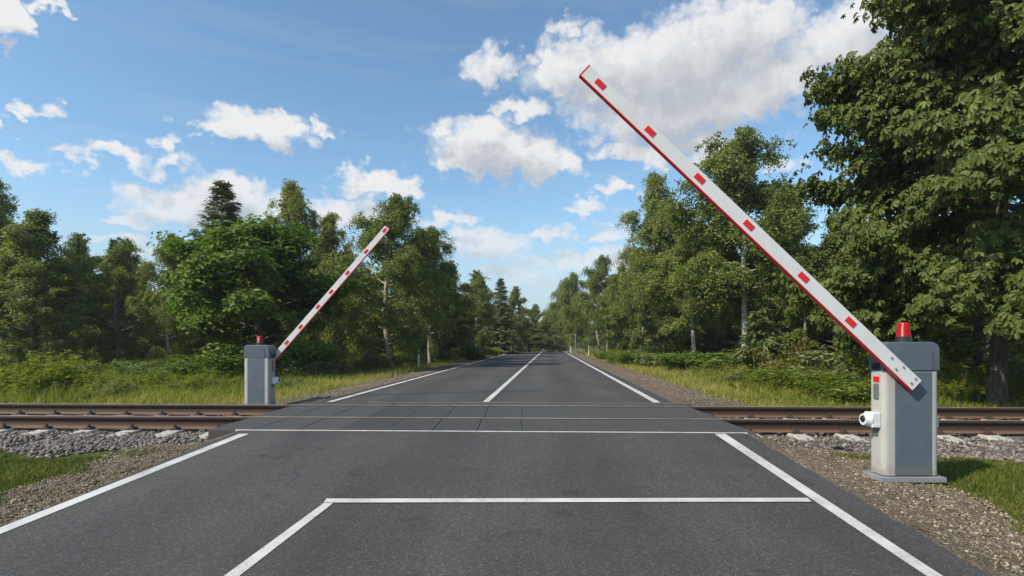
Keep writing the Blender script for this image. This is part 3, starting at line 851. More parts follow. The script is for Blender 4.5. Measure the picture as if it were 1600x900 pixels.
def skeleton(rng, H, hb, Rc, nb, wide=0.4, trunk_r=0.12, up=0.5, lean=0.02, taper=0.4, reach=1.0, low=12, pointed=False, spread=(0.62, 1.18)):
    """trunk and limbs; returns the tube paths and the list of limb polylines with their lengths"""
    tr = wander((0, 0, -0.1), (lean * rng.normal(), lean * rng.normal(), 1), H * 0.98 + 0.1, 14, rng, 0.035)
    tr[:, 2] = np.linspace(-0.1, H * 0.97, len(tr)); tr[:, :2] -= np.linspace(0, 1, len(tr))[:, None] * tr[-1, :2] * 0.85
    rad = trunk_r * (1 - np.linspace(0, 1, len(tr)) ** 1.1 * 0.93); rad[0] *= 1.35
    paths = [(tr, rad)]; limbs = []
    ga = rng.uniform(0, 6.28)
    for k in range(nb):
        t = (k + rng.uniform(0.1, 0.9)) / nb
        z = hb + (H * 0.97 - hb) * t ** 0.92
        base = np.array([np.interp(z, tr[:, 2], tr[:, j]) for j in range(3)])
        ga += 2.4 + rng.normal(0, 0.35)
        Lb = Rc * float((profile_point if pointed else profile_oval)(np.array(t), wide)) * (1 - taper * t) * rng.uniform(*spread) * reach + 0.15
        el = R(low + (70 - low) * t) * up * 1.5 + rng.normal(0, 0.12)
        d = np.array([math.cos(ga) * math.cos(el), math.sin(ga) * math.cos(el), math.sin(el)])
        pts = wander(base, d, Lb * (1 + 0.4 * math.sin(el)), 6, rng, 0.13, -0.01)
        r0 = float(np.interp(z, tr[:, 2], rad)) * 0.55
        paths.append((pts, r0 * (1 - np.linspace(0, 1, 7) * 0.85)))
        limbs.append((pts, Lb, r0))
        for s in range(2 + int(Lb)):                  # side limbs
            u = rng.uniform(0.3, 0.9); q = u * 6; a = int(q); pb = pts[a] * (1 - (q - a)) + pts[min(6, a + 1)] * (q - a)
            dd = unit(pts[min(6, a + 1)] - pts[a]) + rng.normal(0, 0.6, 3) + np.array([0, 0, 0.12])
            L2 = Lb * rng.uniform(0.3, 0.55)
            p2 = wander(pb, dd, L2, 4, rng, 0.16, 0)
            paths.append((p2, r0 * 0.4 * (1 - np.linspace(0, 1, 5) * 0.85)))
            limbs.append((p2, L2, r0 * 0.4))
    top = tr[9:]; limbs += [(top, 1.6, 0.05)] * 2
    return paths, limbs

def along(limbs, rng, n, lo=0.3):
    w = np.array([max(0.15, l[1]) for l in limbs]); w /= w.sum()
    idx = rng.choice(len(limbs), n, p=w); u = rng.uniform(lo, 1.0, n) ** 0.8
    out = np.empty((n, 3)); dr = np.empty((n, 3))
    for k, (i_, uu) in enumerate(zip(idx, u)):
        pts = limbs[i_][0]; m = len(pts) - 1; q = uu * m; a = min(int(q), m - 1)
        out[k] = pts[a] * (1 - (q - a)) + pts[a + 1] * (q - a); dr[k] = pts[a + 1] - pts[a]
    return out, unit(dr)

def proto_from(paths, sides, bark, crown):
    V, Q = tubes(paths, sides)
    return arr_mesh('trunk', V, quads=Q, mat=bark, smooth=True), crown

def broadleaf(seed, H=10, hb=1.6, Rc=2.6, nb=34, ncl=330, lpc=75, leaf=0.13, mat='lf_oak', bark='bark', wide=0.42, clr=0.36, trunk_r=0.13, up=0.8, point=True):
    rng = np.random.default_rng(seed)
    paths, limbs = skeleton(rng, H, hb, Rc, nb, wide, trunk_r, up, taper=0.1, pointed=point, spread=(0.78, 1.12))
    cp, cd = along(limbs, rng, ncl, 0.35)
    size = rng.uniform(0.6, 1.35, ncl) * clr
    n = ncl * lpc
    ci = np.repeat(np.arange(ncl), lpc)
    v = unit(rng.normal(0, 1, (n, 3))) * (rng.uniform(0, 1, (n, 1)) ** 0.42)
    off = v * size[ci][:, None] * np.array([1.05, 1.05, 0.85])
    C = cp[ci] + off
    outw = unit(off + cd[ci] * 0.25 + np.array([0, 0, 0.05]))
    D = unit(outw + rng.normal(0, 0.55, (n, 3)) + np.array([0, 0, -0.25]))
    N = unit(rng.normal(0, 0.42, (n, 3)) + np.array([0, 0, 0.4]) + outw * 0.5 + unit(C * np.array([1, 1, 0])) * 0.65)
    Ls = rng.uniform(0.7, 1.3, n) * leaf; Ws = Ls * rng.uniform(0.5, 0.75, n)
    tint = np.clip(rng.normal(0.45, 0.2, n) + rng.normal(0, 0.13, ncl)[ci], 0, 1)
    cr = leaf_mesh('crown', C, D, N, Ls, Ws, tint, M[mat], rng)
    return proto_from(paths, 6, M[bark], cr)

def birch(seed, H=12, hb=1.6, Rc=2.4, nb=34, nst=1250, lps=26, leaf=0.092, mat='lf_birch', wide=0.35, droop=1.0, trunk_r=0.12, up=0.75):
    rng = np.random.default_rng(seed)
    paths, limbs = skeleton(rng, H, hb, Rc, nb, wide, trunk_r, up, taper=0.1, pointed=True)
    # strands hang in sprays from a limited number of twig ends, so the crown keeps gaps
    nsp = nst // 4
    cp, cd = along(limbs, rng, nsp, 0.3)
    sp = np.repeat(np.arange(nsp), 4); nst = nsp * 4
    S0 = cp[sp] + rng.normal(0, 0.16, (nst, 3)); d0 = unit(cd[sp] + rng.normal(0, 0.45, (nst, 3)) + np.array([0, 0, 0.1]))
    SL = rng.uniform(0.35, 1.0, nst) * (0.55 + 0.45 * droop)
    n = nst * lps; si = np.repeat(np.arange(nst), lps); u = rng.uniform(0, 1, n)
    path = S0[si] + d0[si] * (SL[si] * u * 0.55)[:, None] - np.array([0, 0, 1.0]) * (SL[si] * u ** 1.8 * 0.95 * droop)[:, None]
    C = path + rng.normal(0, 0.055, (n, 3))
    D = unit(rng.normal(0, 0.7, (n, 3)) + np.array([0, 0, -0.9]))
    N = unit(rng.normal(0, 0.55, (n, 3)) * np.array([1, 1, .5]) + np.array([0, 0, 0.3]) + unit(C * np.array([1, 1, 0])) * 0.9)
    Ls = rng.uniform(0.7, 1.3, n) * leaf; Ws = Ls * rng.uniform(0.55, 0.8, n)
    tint = np.clip(rng.normal(0.45, 0.2, n) + rng.normal(0, 0.12, nsp)[sp[si]], 0, 1)
    cr = leaf_mesh('crown', C, D, N, Ls, Ws, tint, M[mat], rng)
    return proto_from(paths, 6, M['bark_birch'], cr)

def spruce(seed, H=11, Rc=2.0, per=70, hb=0.6, mat='lf_spruce'):
    rng = np.random.default_rng(seed)
    tr = np.array([[0, 0, z] for z in np.linspace(-0.1, H, 12)]); paths = [(tr, 0.13 * (1 - np.linspace(0, 1, 12) * 0.95))]
    Cs, Ds, Ns, Lh, Tt = [], [], [], [], []
    z = hb
    while z < H - 0.1:
        t = (z - hb) / (H - hb)
        Lm = Rc * (1 - t) ** 0.85 + 0.12
        for k in range(rng.integers(7, 10)):
            a = rng.uniform(0, 6.283); L = Lm * rng.uniform(0.6, 1.15)
            el = R(-8 + 45 * t ** 2) + rng.normal(0, 0.1)
            d = np.array([math.cos(a) * math.cos(el), math.sin(a) * math.cos(el), math.sin(el)])
            u = np.linspace(0, 1, 6)
            pts = np.array([0, 0, z + rng.normal(0, 0.08)]) + d * (L * u)[:, None] + np.array([0, 0, 1.0]) * (0.18 * L * (u ** 2 - u))[:, None]
            paths.append((pts, 0.02 * (1 - t * 0.6) * (1 - u * 0.8)))
            m = int(per * (0.25 + L / Rc))
            uu = rng.uniform(0.12, 1.0, m)
            c = np.stack([np.interp(uu, u, pts[:, j]) for j in range(3)], 1)
            side = unit(np.cross(d, [0, 0, 1])); sg = rng.choice([-1, 1], m)[:, None]
            dd = unit(d * 0.9 + side * sg * rng.uniform(0.3, 1.1, (m, 1)) + np.array([0, 0, -0.5]) + rng.normal(0, 0.3, (m, 3)))
            Cs.append(c + rng.normal(0, 0.03, (m, 3))); Ds.append(dd); Ns.append(unit(rng.normal(0, 0.5, (m, 3)) + np.array([0, 0, 0.7]) + d * 0.6))
            Lh.append(rng.uniform(0.16, 0.40, m) * (0.65 + 0.35 * (1 - t))); Tt.append(np.clip(rng.normal(0.3, 0.16, m) + 0.35 * uu, 0, 1))
        z += rng.uniform(0.13, 0.24)
    C, D, N, L, T = map(np.concatenate, (Cs, Ds, Ns, Lh, Tt))
    cr = leaf_mesh('crown', C, D, N, L, L * 0.27, T, M[mat], rng, fold=0.1, droop=0.1)
    return proto_from(paths, 6, M['bark'], cr)

def chestnut(seed, H=11.2, hb=2.3, Rc=4.5, nb=80, ncl=4300, fans=12, trunk_r=0.19, leaf=0.155):
    """palmate leaves: every leaf stalk ends in a fan of five or six hanging leaflets"""
    rng = np.random.default_rng(seed)
    paths, limbs = skeleton(rng, H, hb, Rc, nb, 0.36, trunk_r, 0.45, taper=0.3, low=-9)
    ca, da = along(limbs, rng, ncl // 3, 0.2); cp, cd = along(limbs, rng, ncl - ncl // 3, 0.5)
    cp = np.concatenate([ca, cp]); cd = np.concatenate([da, cd])
    ci = np.repeat(np.arange(ncl), fans); nf = len(ci)
    v = unit(rng.normal(0, 1, (nf, 3))) * (rng.uniform(0, 1, (nf, 1)) ** 0.4)
    off = v * np.array([0.55, 0.55, 0.36]) * rng.uniform(0.6, 1.3, ncl)[ci][:, None]
    fc = cp[ci] + off
    radial = unit(fc * np.array([1, 1, 0]) + np.array([0, 0, 0.01]))
    out = unit(radial * 0.8 + off * np.array([1, 1, 0.3]) + 0.2 * rng.normal(0, 1, (nf, 3)))
    nl = 6
    fi = np.repeat(np.arange(nf), nl); k = np.tile(np.arange(nl), nf); n = len(fi)
    up = unit(out * 0.85 + np.array([0, 0, 0.62]) + rng.normal(0, 0.25, (nf, 3)))    # fan normal
    e1 = unit(out - up * np.sum(out * up, 1, keepdims=True)); e2 = np.cross(up, e1)
    a = (k - (nl - 1) / 2) * 0.78 + rng.normal(0, 0.12, n)
    D = unit(e1[fi] * np.cos(a)[:, None] + e2[fi] * np.sin(a)[:, None] - up[fi] * rng.uniform(0.05, 0.55, (n, 1)))
    N = unit(up[fi] + rng.normal(0, 0.18, (n, 3)))
    Ls = leaf * rng.uniform(0.75, 1.25, nf)[fi] * (0.72 + 0.28 * np.cos(a * 0.8)); Ws = Ls * 0.42
    tint = np.clip(rng.normal(0.45, 0.18, nf)[fi] + rng.normal(0, 0.05, n), 0, 1)
    cr = leaf_mesh('crown', fc[fi], D, N, Ls, Ws, tint, M['lf_chest'], rng, broad=True, fold=0.18, droop=0.3, align=0.0)
    return proto_from(paths, 10, M['bark'], cr)

def bush(seed, H=1.4, Rw=0.9, ncl=70, lpc=42, leaf=0.09, mat='lf_weed'):
    rng = np.random.default_rng(seed)
    paths = []; tips = []
    for k in range(16):
        a = rng.uniform(0, 6.283); r = rng.uniform(0, 0.35) * Rw; sp = rng.uniform(0.1, 0.75)
        pts = wander((r * math.cos(a), r * math.sin(a), -0.03), (math.cos(a) * sp, math.sin(a) * sp, 1), H * rng.uniform(0.55, 1.0), 5, rng, 0.12)
        paths.append((pts, 0.014 * (1 - np.linspace(0, 1, 6) * 0.8))); tips.append((pts, H, 0))
    cp, cd = along(tips, rng, ncl, 0.12)
    ci = np.repeat(np.arange(ncl), lpc); n = len(ci)
    v = unit(rng.normal(0, 1, (n, 3))) * rng.uniform(0, 1, (n, 1)) ** 0.45
    off = v * np.array([1, 1, 0.8]) * (0.20 * Rw / 0.9) * rng.uniform(0.6, 1.4, ncl)[ci][:, None]
    C = cp[ci] + off; C[:, 2] = np.maximum(C[:, 2], 0.02)
    out = unit(off + np.array([0, 0, 0.03]))
    D = unit(out + rng.normal(0, 0.5, (n, 3)) + np.array([0, 0, 0.1])); N = unit(rng.normal(0, 0.45, (n, 3)) + np.array([0, 0, 0.6]) + unit(C * np.array([1, 1, 0])) * 0.5)
    Ls = rng.uniform(0.6, 1.3, n) * leaf; Ws = Ls * rng.uniform(0.4, 0.65, n)
    cr = leaf_mesh('foliage', C, D, N, Ls, Ws, np.clip(rng.normal(0.45, 0.22, n), 0, 1), M[mat], rng)
    V, Q = tubes(paths, 5)
    return arr_mesh('stems', V, quads=Q, mat=M['bark'], smooth=True), cr

def weed(seed, H=1.2, nst=26, Rw=0.5, mat='lf_weed'):
    """upright leafy stalks"""
    rng = np.random.default_rng(seed)
    paths = []; C, D, L = [], [], []
    for k in range(nst):
        a = rng.uniform(0, 6.283); r = Rw * math.sqrt(rng.uniform(0, 1)); h = H * rng.uniform(0.5, 1.05)
        pts = wander((r * math.cos(a), r * math.sin(a), -0.03), (rng.normal(0, .12), rng.normal(0, .12), 1), h, 6, rng, 0.07)
        paths.append((pts, 0.008 * (1 - np.linspace(0, 1, 7) * 0.75)))
        m = 70; u = rng.uniform(0.08, 1, m); c = np.stack([np.interp(u, np.linspace(0, 1, 7), pts[:, j]) for j in range(3)], 1)
        b = rng.uniform(0, 6.283, m)
        C.append(c); D.append(np.stack([np.cos(b), np.sin(b), rng.uniform(0.0, 0.8, m)], 1)); L.append(rng.uniform(0.10, 0.26, m) * (1.15 - 0.75 * u))
    C, D, L = np.concatenate(C), np.concatenate(D), np.concatenate(L); n = len(C)
    cr = leaf_mesh('foliage', C, D, unit(rng.normal(0, .3, (n, 3)) + np.array([0, 0, 1.0])), L, L * 0.28, np.clip(rng.normal(0.5, 0.2, n), 0, 1), M[mat], rng)
    V, Q = tubes(paths, 5)
    return arr_mesh('stems', V, quads=Q, mat=M['lf_sage'], smooth=True), cr

def extent(me):
    a = np.empty(len(me.vertices) * 3, np.float32); me.vertices.foreach_get('co', a); a = a.reshape(-1, 3)
    lo, hi = np.percentile(a[:, 0], 2), np.percentile(a[:, 0], 98)
    return float(hi - lo), float(a[:, 2].max())

PROTO = {
    'birch_a': ('birch_tree', birch(101, 12, 1.2, 2.5, 46, 2500)), 'birch_b': ('birch_tree', birch(102, 12, 0.9, 2.2, 44, 2300, wide=0.3)),
    'birch_c': ('birch_tree', birch(103, 11, 1.6, 2.7, 42, 2400, droop=1.3, wide=0.45)), 'birch_d': ('birch_tree', birch(104, 10, 0.6, 2.1, 44, 2300, droop=0.7, wide=0.35)),
    'oak_a': ('broadleaf_tree', broadleaf(207, 10, 0.5, 2.7, 76, 680, 62, leaf=0.12, clr=0.32, wide=0.25)), 'oak_b': ('broadleaf_tree', broadleaf(202, 11, 0.6, 2.5, 76, 680, 60, wide=0.28, leaf=0.12, clr=0.31)),
    'bright': ('broadleaf_tree', broadleaf(203, 6.5, 0.4, 2.6, 40, 420, 80, leaf=0.15, mat='lf_bright', clr=0.40)),
    'birch_e': ('birch_tree', birch(106, 12, 3.4, 2.5, 44, 2500, wide=0.3, trunk_r=0.115)),
    'spruce_a': ('spruce_tree', spruce(301, 11, 2.0)), 'spruce_b': ('spruce_tree', spruce(302, 12, 1.9)), 'sapling': ('spruce_tree', spruce(303, 3, 0.75, 40, 0.2)),
    'chestnut': ('chestnut_tree', chestnut(401)),
}
EXT = {k: extent(v[1][1]) for k, v in PROTO.items()}
PART = {'bush': ('stems', 'foliage')}

def plant_at(key, x, y, H, W, label, cat, group, rz=None, names=('trunk', 'crown')):
    nm, (me_t, me_c) = PROTO[key]
    w, h = EXT[key]
    z = float(ground_z(x, y)) - 0.03
    o = empty(nm, (x, y, z), random.uniform(0, 6.28) if rz is None else rz, (W / w, W / w, H / h))
    tag(o, label, cat, group)
    obj(names[0], me_t, o); obj(names[1], me_c, o)
    return o
def tree(key, px, top, wpx, y, label, group, rz=None):
    x = at(px, y); H = CAM + (HY - top) / F * y - float(ground_z(x, y))
    return plant_at(key, x, y, H, wpx / F * y, label, 'tree', group, rz)

GL, GR = 'trees along the left of the road', 'trees along the right of the road'
T = [
 ('birch_b', -4, 272, 120, 24, 'tall loose birch cut off by the left edge of the photo', GL),
 ('oak_a', 56, 322, 150, 23, 'dark rounded broadleaf tree at far left behind the tall weeds', GL),
 ('birch_d', 125, 362, 95, 28, 'dark narrow tree just right of the dark rounded tree at far left', GL),
 ('birch_d', 190, 368, 110, 27, 'bushy birch with a loose crown left of the pale slim birch', GL),
 ('spruce_b', 178, 372, 60, 36, 'thin spruce tip poking up behind the bushy loose birch at left', GL),
 ('birch_a', 266, 360, 95, 25, 'pale slim birch with open sky on both sides, left of the tall spruce', GL),
 ('birch_d', 310, 392, 70, 34, 'low birch squeezed between the pale slim birch and the tall spruce', GL),
 ('spruce_a', 347, 282, 118, 29, 'tall pointed dark spruce on the left, highest conifer in view', GL),
 ('bright', 410, 335, 215, 20.5, 'bright green bushy broadleaf tree right behind the left barrier', GL),
 ('birch_a', 457, 276, 120, 30, 'tall birch rising behind the bright green bushy tree', GL),
 ('birch_b', 517, 328, 95, 30, 'shorter birch between the tall birch and the left boom tip', GL),
 ('birch_a', 614, 300, 180, 26, 'wide weeping birch behind the tip of the left boom', GL),
 ('birch_c', 672, 352, 85, 31, 'weeping birch at the right shoulder of the wide weeping birch', GL),
 ('birch_b', 700, 405, 80, 38, 'dark leafy tree in the shade right of the weeping birches', GL),
 ('birch_d', 745, 420, 70, 44, 'mid distance birch left of the small far spruce', GL),
 ('spruce_a', 783, 434, 44, 58, 'small far spruce on the left of the road', GL),
 ('birch_d', 806, 446, 46, 62, 'far dark tree right of the small far spruce', GL),
 ('birch_d', 835, 474, 40, 80, 'pale birch near the far end of the road, left side', GL),
 ('oak_b', 856, 492, 34, 130, 'tiny tree closing the far end of the road', GL),
 ('birch_c', 893, 424, 62, 70, 'brownish green tree first on the right of the road end', GR),
 ('birch_d', 878, 470, 30, 95, 'small pale tree far off at the right of the road end', GR),
 ('birch_a', 938, 396, 78, 55, 'birch behind the grey roadside pole on the right roadside', GR),
 ('birch_c', 975, 410, 60, 50, 'low weeping birch right of the grey roadside pole', GR),
 ('birch_b', 1028, 266, 118, 36, 'tall feathery birch left of the raised right boom', GR),
 ('bright', 1052, 322, 80, 37, 'yellowish green tree top showing beside the tall feathery birch', GR),
 ('birch_e', 1085, 345, 140, 27, 'broad grey green birch with a forked trunk in the right tree line', GR),
 ('birch_d', 1000, 400, 80, 34, 'low bushy birch at the left end of the near right tree line', GR),
 ('birch_e', 1162, 196, 178, 24.0, 'tallest birch with a white trunk, behind the middle of the right boom', GR),
 ('oak_b', 1232, 290, 110, 27, 'dark broadleaf tree between the tallest birch and the chestnut', GR),
 ('oak_a', 1310, 330, 130, 22, 'shaded tree behind the lower part of the right boom', GR),
]
for t_ in T: tree(*t_)
tree('oak_b', 1530, 215, 190, 17.5, 'dark broadleaf tree filling the gaps behind the huge chestnut', GR)
# the large chestnut at the right edge
x_c = at(1556, 11.4)
plant_at('chestnut', x_c, 11.4, 11.6, 6.7, 'huge chestnut with broad dark leaves filling the right edge', 'tree', GR, rz=0.6)

# the wood behind: single trees, only partly seen between the front ones
kinds_b = ['oak_a', 'birch_c', 'birch_b', 'birch_d', 'spruce_b', 'birch_a', 'oak_b']
rb = random.Random(4)
def backwood(px0, px1, n, y0, y1, top0, top1, wpx, label, group):
    for k in range(n):
        px = px0 + (px1 - px0) * (k + rb.uniform(0.2, 0.8)) / n
        y = rb.uniform(y0, y1); top = top0 + (top1 - top0) * (px - px0) / (px1 - px0) + rb.uniform(-12, 25)
        tree(kinds_b[rb.randrange(len(kinds_b))], px, top, wpx * rb.uniform(0.85, 1.3), y, label, group)
LBW = 'dark tree of the left wood, half hidden behind the front row of trees'
RBW = 'dark tree of the right wood, half hidden behind the front row of trees'
backwood(-90, 330, 9, 34, 44, 400, 425, 95, LBW, 'trees deep in the left wood')
backwood(330, 700, 8, 36, 46, 370, 410, 95, LBW, 'trees deep in the left wood')
backwood(600, 860, 10, 66, 120, 450, 505, 44, LBW, 'trees deep in the left wood')
backwood(870, 1000, 6, 62, 105, 470, 420, 46, RBW, 'trees deep in the right wood')
backwood(980, 1240, 7, 40, 50, 390, 350, 100, RBW, 'trees deep in the right wood')
backwood(1180, 1700, 9, 24, 34, 380, 340, 140, RBW, 'trees deep in the right wood')
backwood(838, 872, 5, 170, 260, 508, 512, 26, 'far tree in the blue green wood where the road ends', 'far trees at the end of the road')

# the closed wood behind them, where nobody could count the trees
def woodland(name, pts, n, leaf, h0, h1, depth, label, seed):
    rng = np.random.default_rng(seed)
    pts = np.array(pts, float); seg = np.linalg.norm(np.diff(pts, axis=0), axis=1); cum = np.concatenate([[0], np.cumsum(seg)])
    ncl = n // 90
    s_ = rng.uniform(0, cum[-1], ncl); px = np.interp(s_, cum, pts[:, 0]); py = np.interp(s_, cum, pts[:, 1])
    hh = (h0 + (h1 - h0) * s_ / cum[-1]) * (0.8 + 0.25 * np.sin(s_ * 0.55 + 1) + 0.2 * np.sin(s_ * 1.35) + rng.normal(0, .08, ncl))
    dx = rng.uniform(0, 1, ncl); nrm = np.array([0.2, 1.0])
    t = rng.uniform(0, 1, ncl) ** 0.8
    C0 = np.stack([px + dx * depth * nrm[0], py + dx * depth * nrm[1], hh * t], 1)
    ci = np.repeat(np.arange(ncl), 90); m = len(ci)
    off = unit(rng.normal(0, 1, (m, 3))) * (rng.uniform(0, 1, (m, 1)) ** 0.4) * (leaf * 5.5) * np.array([1, 1, .7])
    C = C0[ci] + off; C[:, 2] = np.maximum(C[:, 2], 0.05) - 0.2
    D = unit(off + rng.normal(0, .5, (m, 3)) * leaf * 3 + np.array([0, 0, -0.2])); N = unit(rng.normal(0, .5, (m, 3)) + np.array([0, -.6, .5]))
    Ls = leaf * rng.uniform(.7, 1.3, m)
    me = leaf_mesh(name, C, D, N, Ls, Ls * .65, np.clip(rng.normal(.4, .2, m) + rng.normal(0, .12, ncl)[ci], 0, 1), M['lf_oak'], rng)
    tag(obj(name, me), label, 'woodland', kind='stuff')
woodland('woodland', [(-62, 44), (-36, 47), (-20, 50), (-12, 60), (-7, 80), (-3, 110), (0, 150)], 150000, 0.26, 7.5, 7.5, 9, 'dense dark wood behind the trees on the left', 81)
woodland('woodland', [(60, 32), (38, 37), (26, 44), (20, 56), (19, 80), (21, 120), (26, 170)], 150000, 0.26, 8.0, 7.5, 8, 'dense dark wood behind the trees on the right', 82)
woodland('woodland', [(-8, 230), (60, 240)], 26000, 0.55, 9.0, 9.0, 12, 'distant wood closing the end of the road', 83)

# bushes, weeds and saplings
PROTO.update({
    'bush_g': ('bush', bush(501)), 'bush_b': ('bush', bush(502, mat='lf_bright', leaf=0.1)), 'bush_y': ('bush', bush(503, 1.8, 0.9, 80, 40, mat='lf_yellow')),
    'bush_s': ('bush', bush(504, mat='lf_sage', leaf=0.08)), 'weed_a': ('weed_clump', weed(511)), 'weed_b': ('weed_clump', weed(512, 1.0, 30, 0.6, 'lf_sage')),
})
for k in ('bush_g', 'bush_b', 'bush_y', 'bush_s', 'weed_a', 'weed_b'): EXT[k] = extent(PROTO[k][1][1])
def shrub(key, px, top, wpx, y, label, group='bushes and weeds on the verges'):
    x = at(px, y); H = CAM + (HY - top) / F * y - float(ground_z(x, y))
    if H < 0.25: H = 0.25
    plant_at(key, x, y, H, wpx / F * y, label, 'weeds' if key.startswith('weed') else 'bush', group, None, ('stems', 'foliage'))
for a in [
 ('weed_a', 66, 540, 95, 13.6, 'tall leafy weed clump at the far left beyond the rails'),
 ('weed_a', 42, 566, 70, 12.8, 'lower leafy weed clump left of the tall weeds'),
 ('weed_a', 100, 552, 70, 14.2, 'leafy weed clump on the right flank of the tall weeds'),
 ('weed_b', 168, 590, 70, 12.8, 'dull green weed clump low before the left grass'),
 ('weed_b', 250, 570, 90, 17, 'greyish weeds at the foot of the pale slim birch'),
 ('bush_s', 275, 560, 110, 19, 'greyish bush below the pale slim birch'),
 ('weed_a', 330, 580, 70, 15, 'green weeds left of the left barrier cabinet'),
 ('bush_g', 205, 560, 90, 20, 'green bush under the bushy loose birch'),
 ('bush_g', 120, 556, 80, 21, 'green bush in the shade right of the tall weeds'),
 ('bush_b', 350, 545, 90, 18.5, 'bright bush at the left skirt of the bushy broadleaf tree'),
 ('weed_b', 455, 588, 55, 14.5, 'weeds just right of the left barrier cabinet'),
 ('bush_s', 480, 560, 90, 19.5, 'greyish bush under the right side of the bushy broadleaf tree'),
 ('bush_s', 548, 550, 90, 24, 'wide greyish bush left of the nearest marker post'),
 ('bush_g', 600, 545, 80, 26, 'green bush behind the nearest marker post'),
 ('bush_b', 735, 540, 36, 38, 'bright green bush on the left verge before the far birch'),
 ('bush_g', 700, 545, 40, 36, 'dark green bush left of the bright verge bush'),
 ('bush_g', 775, 541, 34, 50, 'small bush on the left verge far along the road'),
 ('bush_g', 650, 548, 50, 30, 'bush right behind the marker post on the left verge'),
 ('bush_g', 945, 541, 40, 40, 'small bush below the grey roadside pole on the right'),
 ('bush_b', 985, 545, 55, 31, 'bright bush at the left end of the right verge bushes'),
 ('bush_g', 962, 545, 40, 35, 'dark bush left of the bright bush on the right verge'),
 ('bush_s', 1035, 548, 80, 27, 'grey bush under the low birch on the right'),
 ('bush_b', 1072, 546, 60, 22.5, 'leafy bush left of the forked birch trunk'),
 ('bush_b', 1120, 544, 85, 22, 'bright leafy bush left of the white birch trunk'),
 ('sapling', 1188, 480, 62, 20, 'young spruce just right of the white birch trunk'),
 ('bush_y', 1228, 520, 80, 14.9, 'yellow green bush right of the young spruce'),
 ('bush_s', 1290, 555, 110, 15.5, 'greyish bush below the thin pole'),
 ('weed_b', 1225, 595, 90, 14, 'weeds before the yellow green bush'),
 ('bush_g', 1345, 550, 100, 15.0, 'green bush left of the right barrier cabinet'),
 ('weed_a', 1320, 600, 70, 12.6, 'leafy weeds low beside the right barrier cabinet'),
 ('bush_g', 1500, 575, 70, 12.6, 'low bush between the right cabinet and the chestnut trunk'),
 ('bush_g', 1500, 545, 140, 17, 'bush in the shade behind the chestnut trunk'),
 ('weed_a', 1590, 585, 70, 12.6, 'yellowish weeds right of the chestnut trunk'),
 ('bush_g', 1400, 545, 130, 19, 'shaded bush behind the right barrier cabinet'),
 ('bush_s', 1258, 560, 90, 16.5, 'grey leafy bush at the foot of the thin pole'),
 ('bush_g', 1190, 562, 80, 18.5, 'green bush at the foot of the young spruce'),
 ('weed_a', 1268, 585, 70, 13.4, 'tall leafy weeds right of the low weeds below the thin pole'),
 ('bush_y', 1275, 560, 60, 15.2, 'second yellow green bush nearer the thin pole'),
 ('bush_b', 1325, 565, 80, 14.2, 'bright leafy bush left of the shaded bush by the right cabinet'),
 ('weed_a', 1480, 590, 60, 12.0, 'bright weeds right beside the right barrier cabinet'),
 ('weed_b', 1130, 585, 60, 17.0, 'grey green weeds before the white birch trunk'),
 ('weed_a', 20, 560, 70, 14.8, 'leafy weeds cut by the left edge beyond the rails'),
 ('weed_a', 205, 582, 70, 14.5, 'yellow green weeds between the tall weeds and the left cabinet'),
 ('weed_a', 285, 584, 80, 14.0, 'broad leafy weeds left of the left cabinet'),
 ('bush_s', 430, 570, 70, 18.0, 'greyish bush half behind the left cabinet'),
 ('bush_s', 1300, 538, 135, 14.6, 'sunlit grey green bush left of the right cabinet, behind the rails'),
 ('bush_g', 1362, 542, 105, 13.4, 'dense green bush against the left side of the right cabinet'),
 ('bush_b', 1235, 572, 90, 13.9, 'bright bush in front of the yellow green bush'),
 ('bush_s', 1185, 576, 80, 16.0, 'low grey bush before the young spruce'),
 ('weed_a', 1535, 592, 70, 11.9, 'bright weeds at the foot of the chestnut trunk'),
 ('weed_a', 1215, 566, 60, 13.8, 'tall leafy weeds under the yellow green bush'),
 ('weed_a', 1255, 556, 60, 14.4, 'tallest weeds left of the thin pole'),
 ('weed_a', 1290, 570, 80, 12.9, 'bright tall weeds before the sunlit grey green bush'),
 ('weed_b', 1342, 568, 60, 12.6, 'grey green weeds next to the left side of the right cabinet'),
 ('weed_a', 1368, 578, 50, 12.0, 'low bright weeds touching the outline of the right cabinet'),
 ('weed_a', 1180, 588, 70, 13.6, 'bright weeds at the left end of the right verge weeds'),
 ('weed_a', 1515, 566, 60, 13.6, 'tall bright weeds just left of the chestnut trunk'),
 ('weed_b', 1575, 572, 60, 13.0, 'grey green weeds just right of the chestnut trunk'),
 ('weed_a', 150, 575, 60, 13.6, 'bright weeds right of the tall weed group at far left'),
 ('weed_a', 228, 570, 60, 15.0, 'upright weeds under the pale slim birch'),
 ('weed_a', 315, 572, 60, 16.0, 'upright weeds left behind the left cabinet'),
 ('bush_s', 1610, 540, 130, 16, 'greyish bush cut by the right edge of the photo'),
]: shrub(*a)

# scattered knee high clumps
for side, n, lb in ((-1, 11, 'knee high leafy clump standing in the left verge grass'), (1, 16, 'knee high leafy clump standing in the right verge grass')):
    for k in range(n):
        y = rb.uniform(11.6, 24); edge = far_left(y) - 1.9 if side < 0 else far_right(y) + 2.2
        x = edge + side * rb.uniform(0.2, 1.0) * (0.95 * y + 1 - abs(edge))
        if abs(CX + x / y * F - 654) < 32 or abs(CX + x / y * F - 401) < 30: continue
        plant_at(rb.choice(['weed_a', 'weed_a', 'weed_b', 'bush_g', 'bush_b', 'bush_s']), x, y, rb.uniform(0.35, 0.85), rb.uniform(0.6, 1.5), lb, 'weeds',
                 'clumps in the left verge' if side < 0 else 'clumps in the right verge', None, ('stems', 'foliage'))

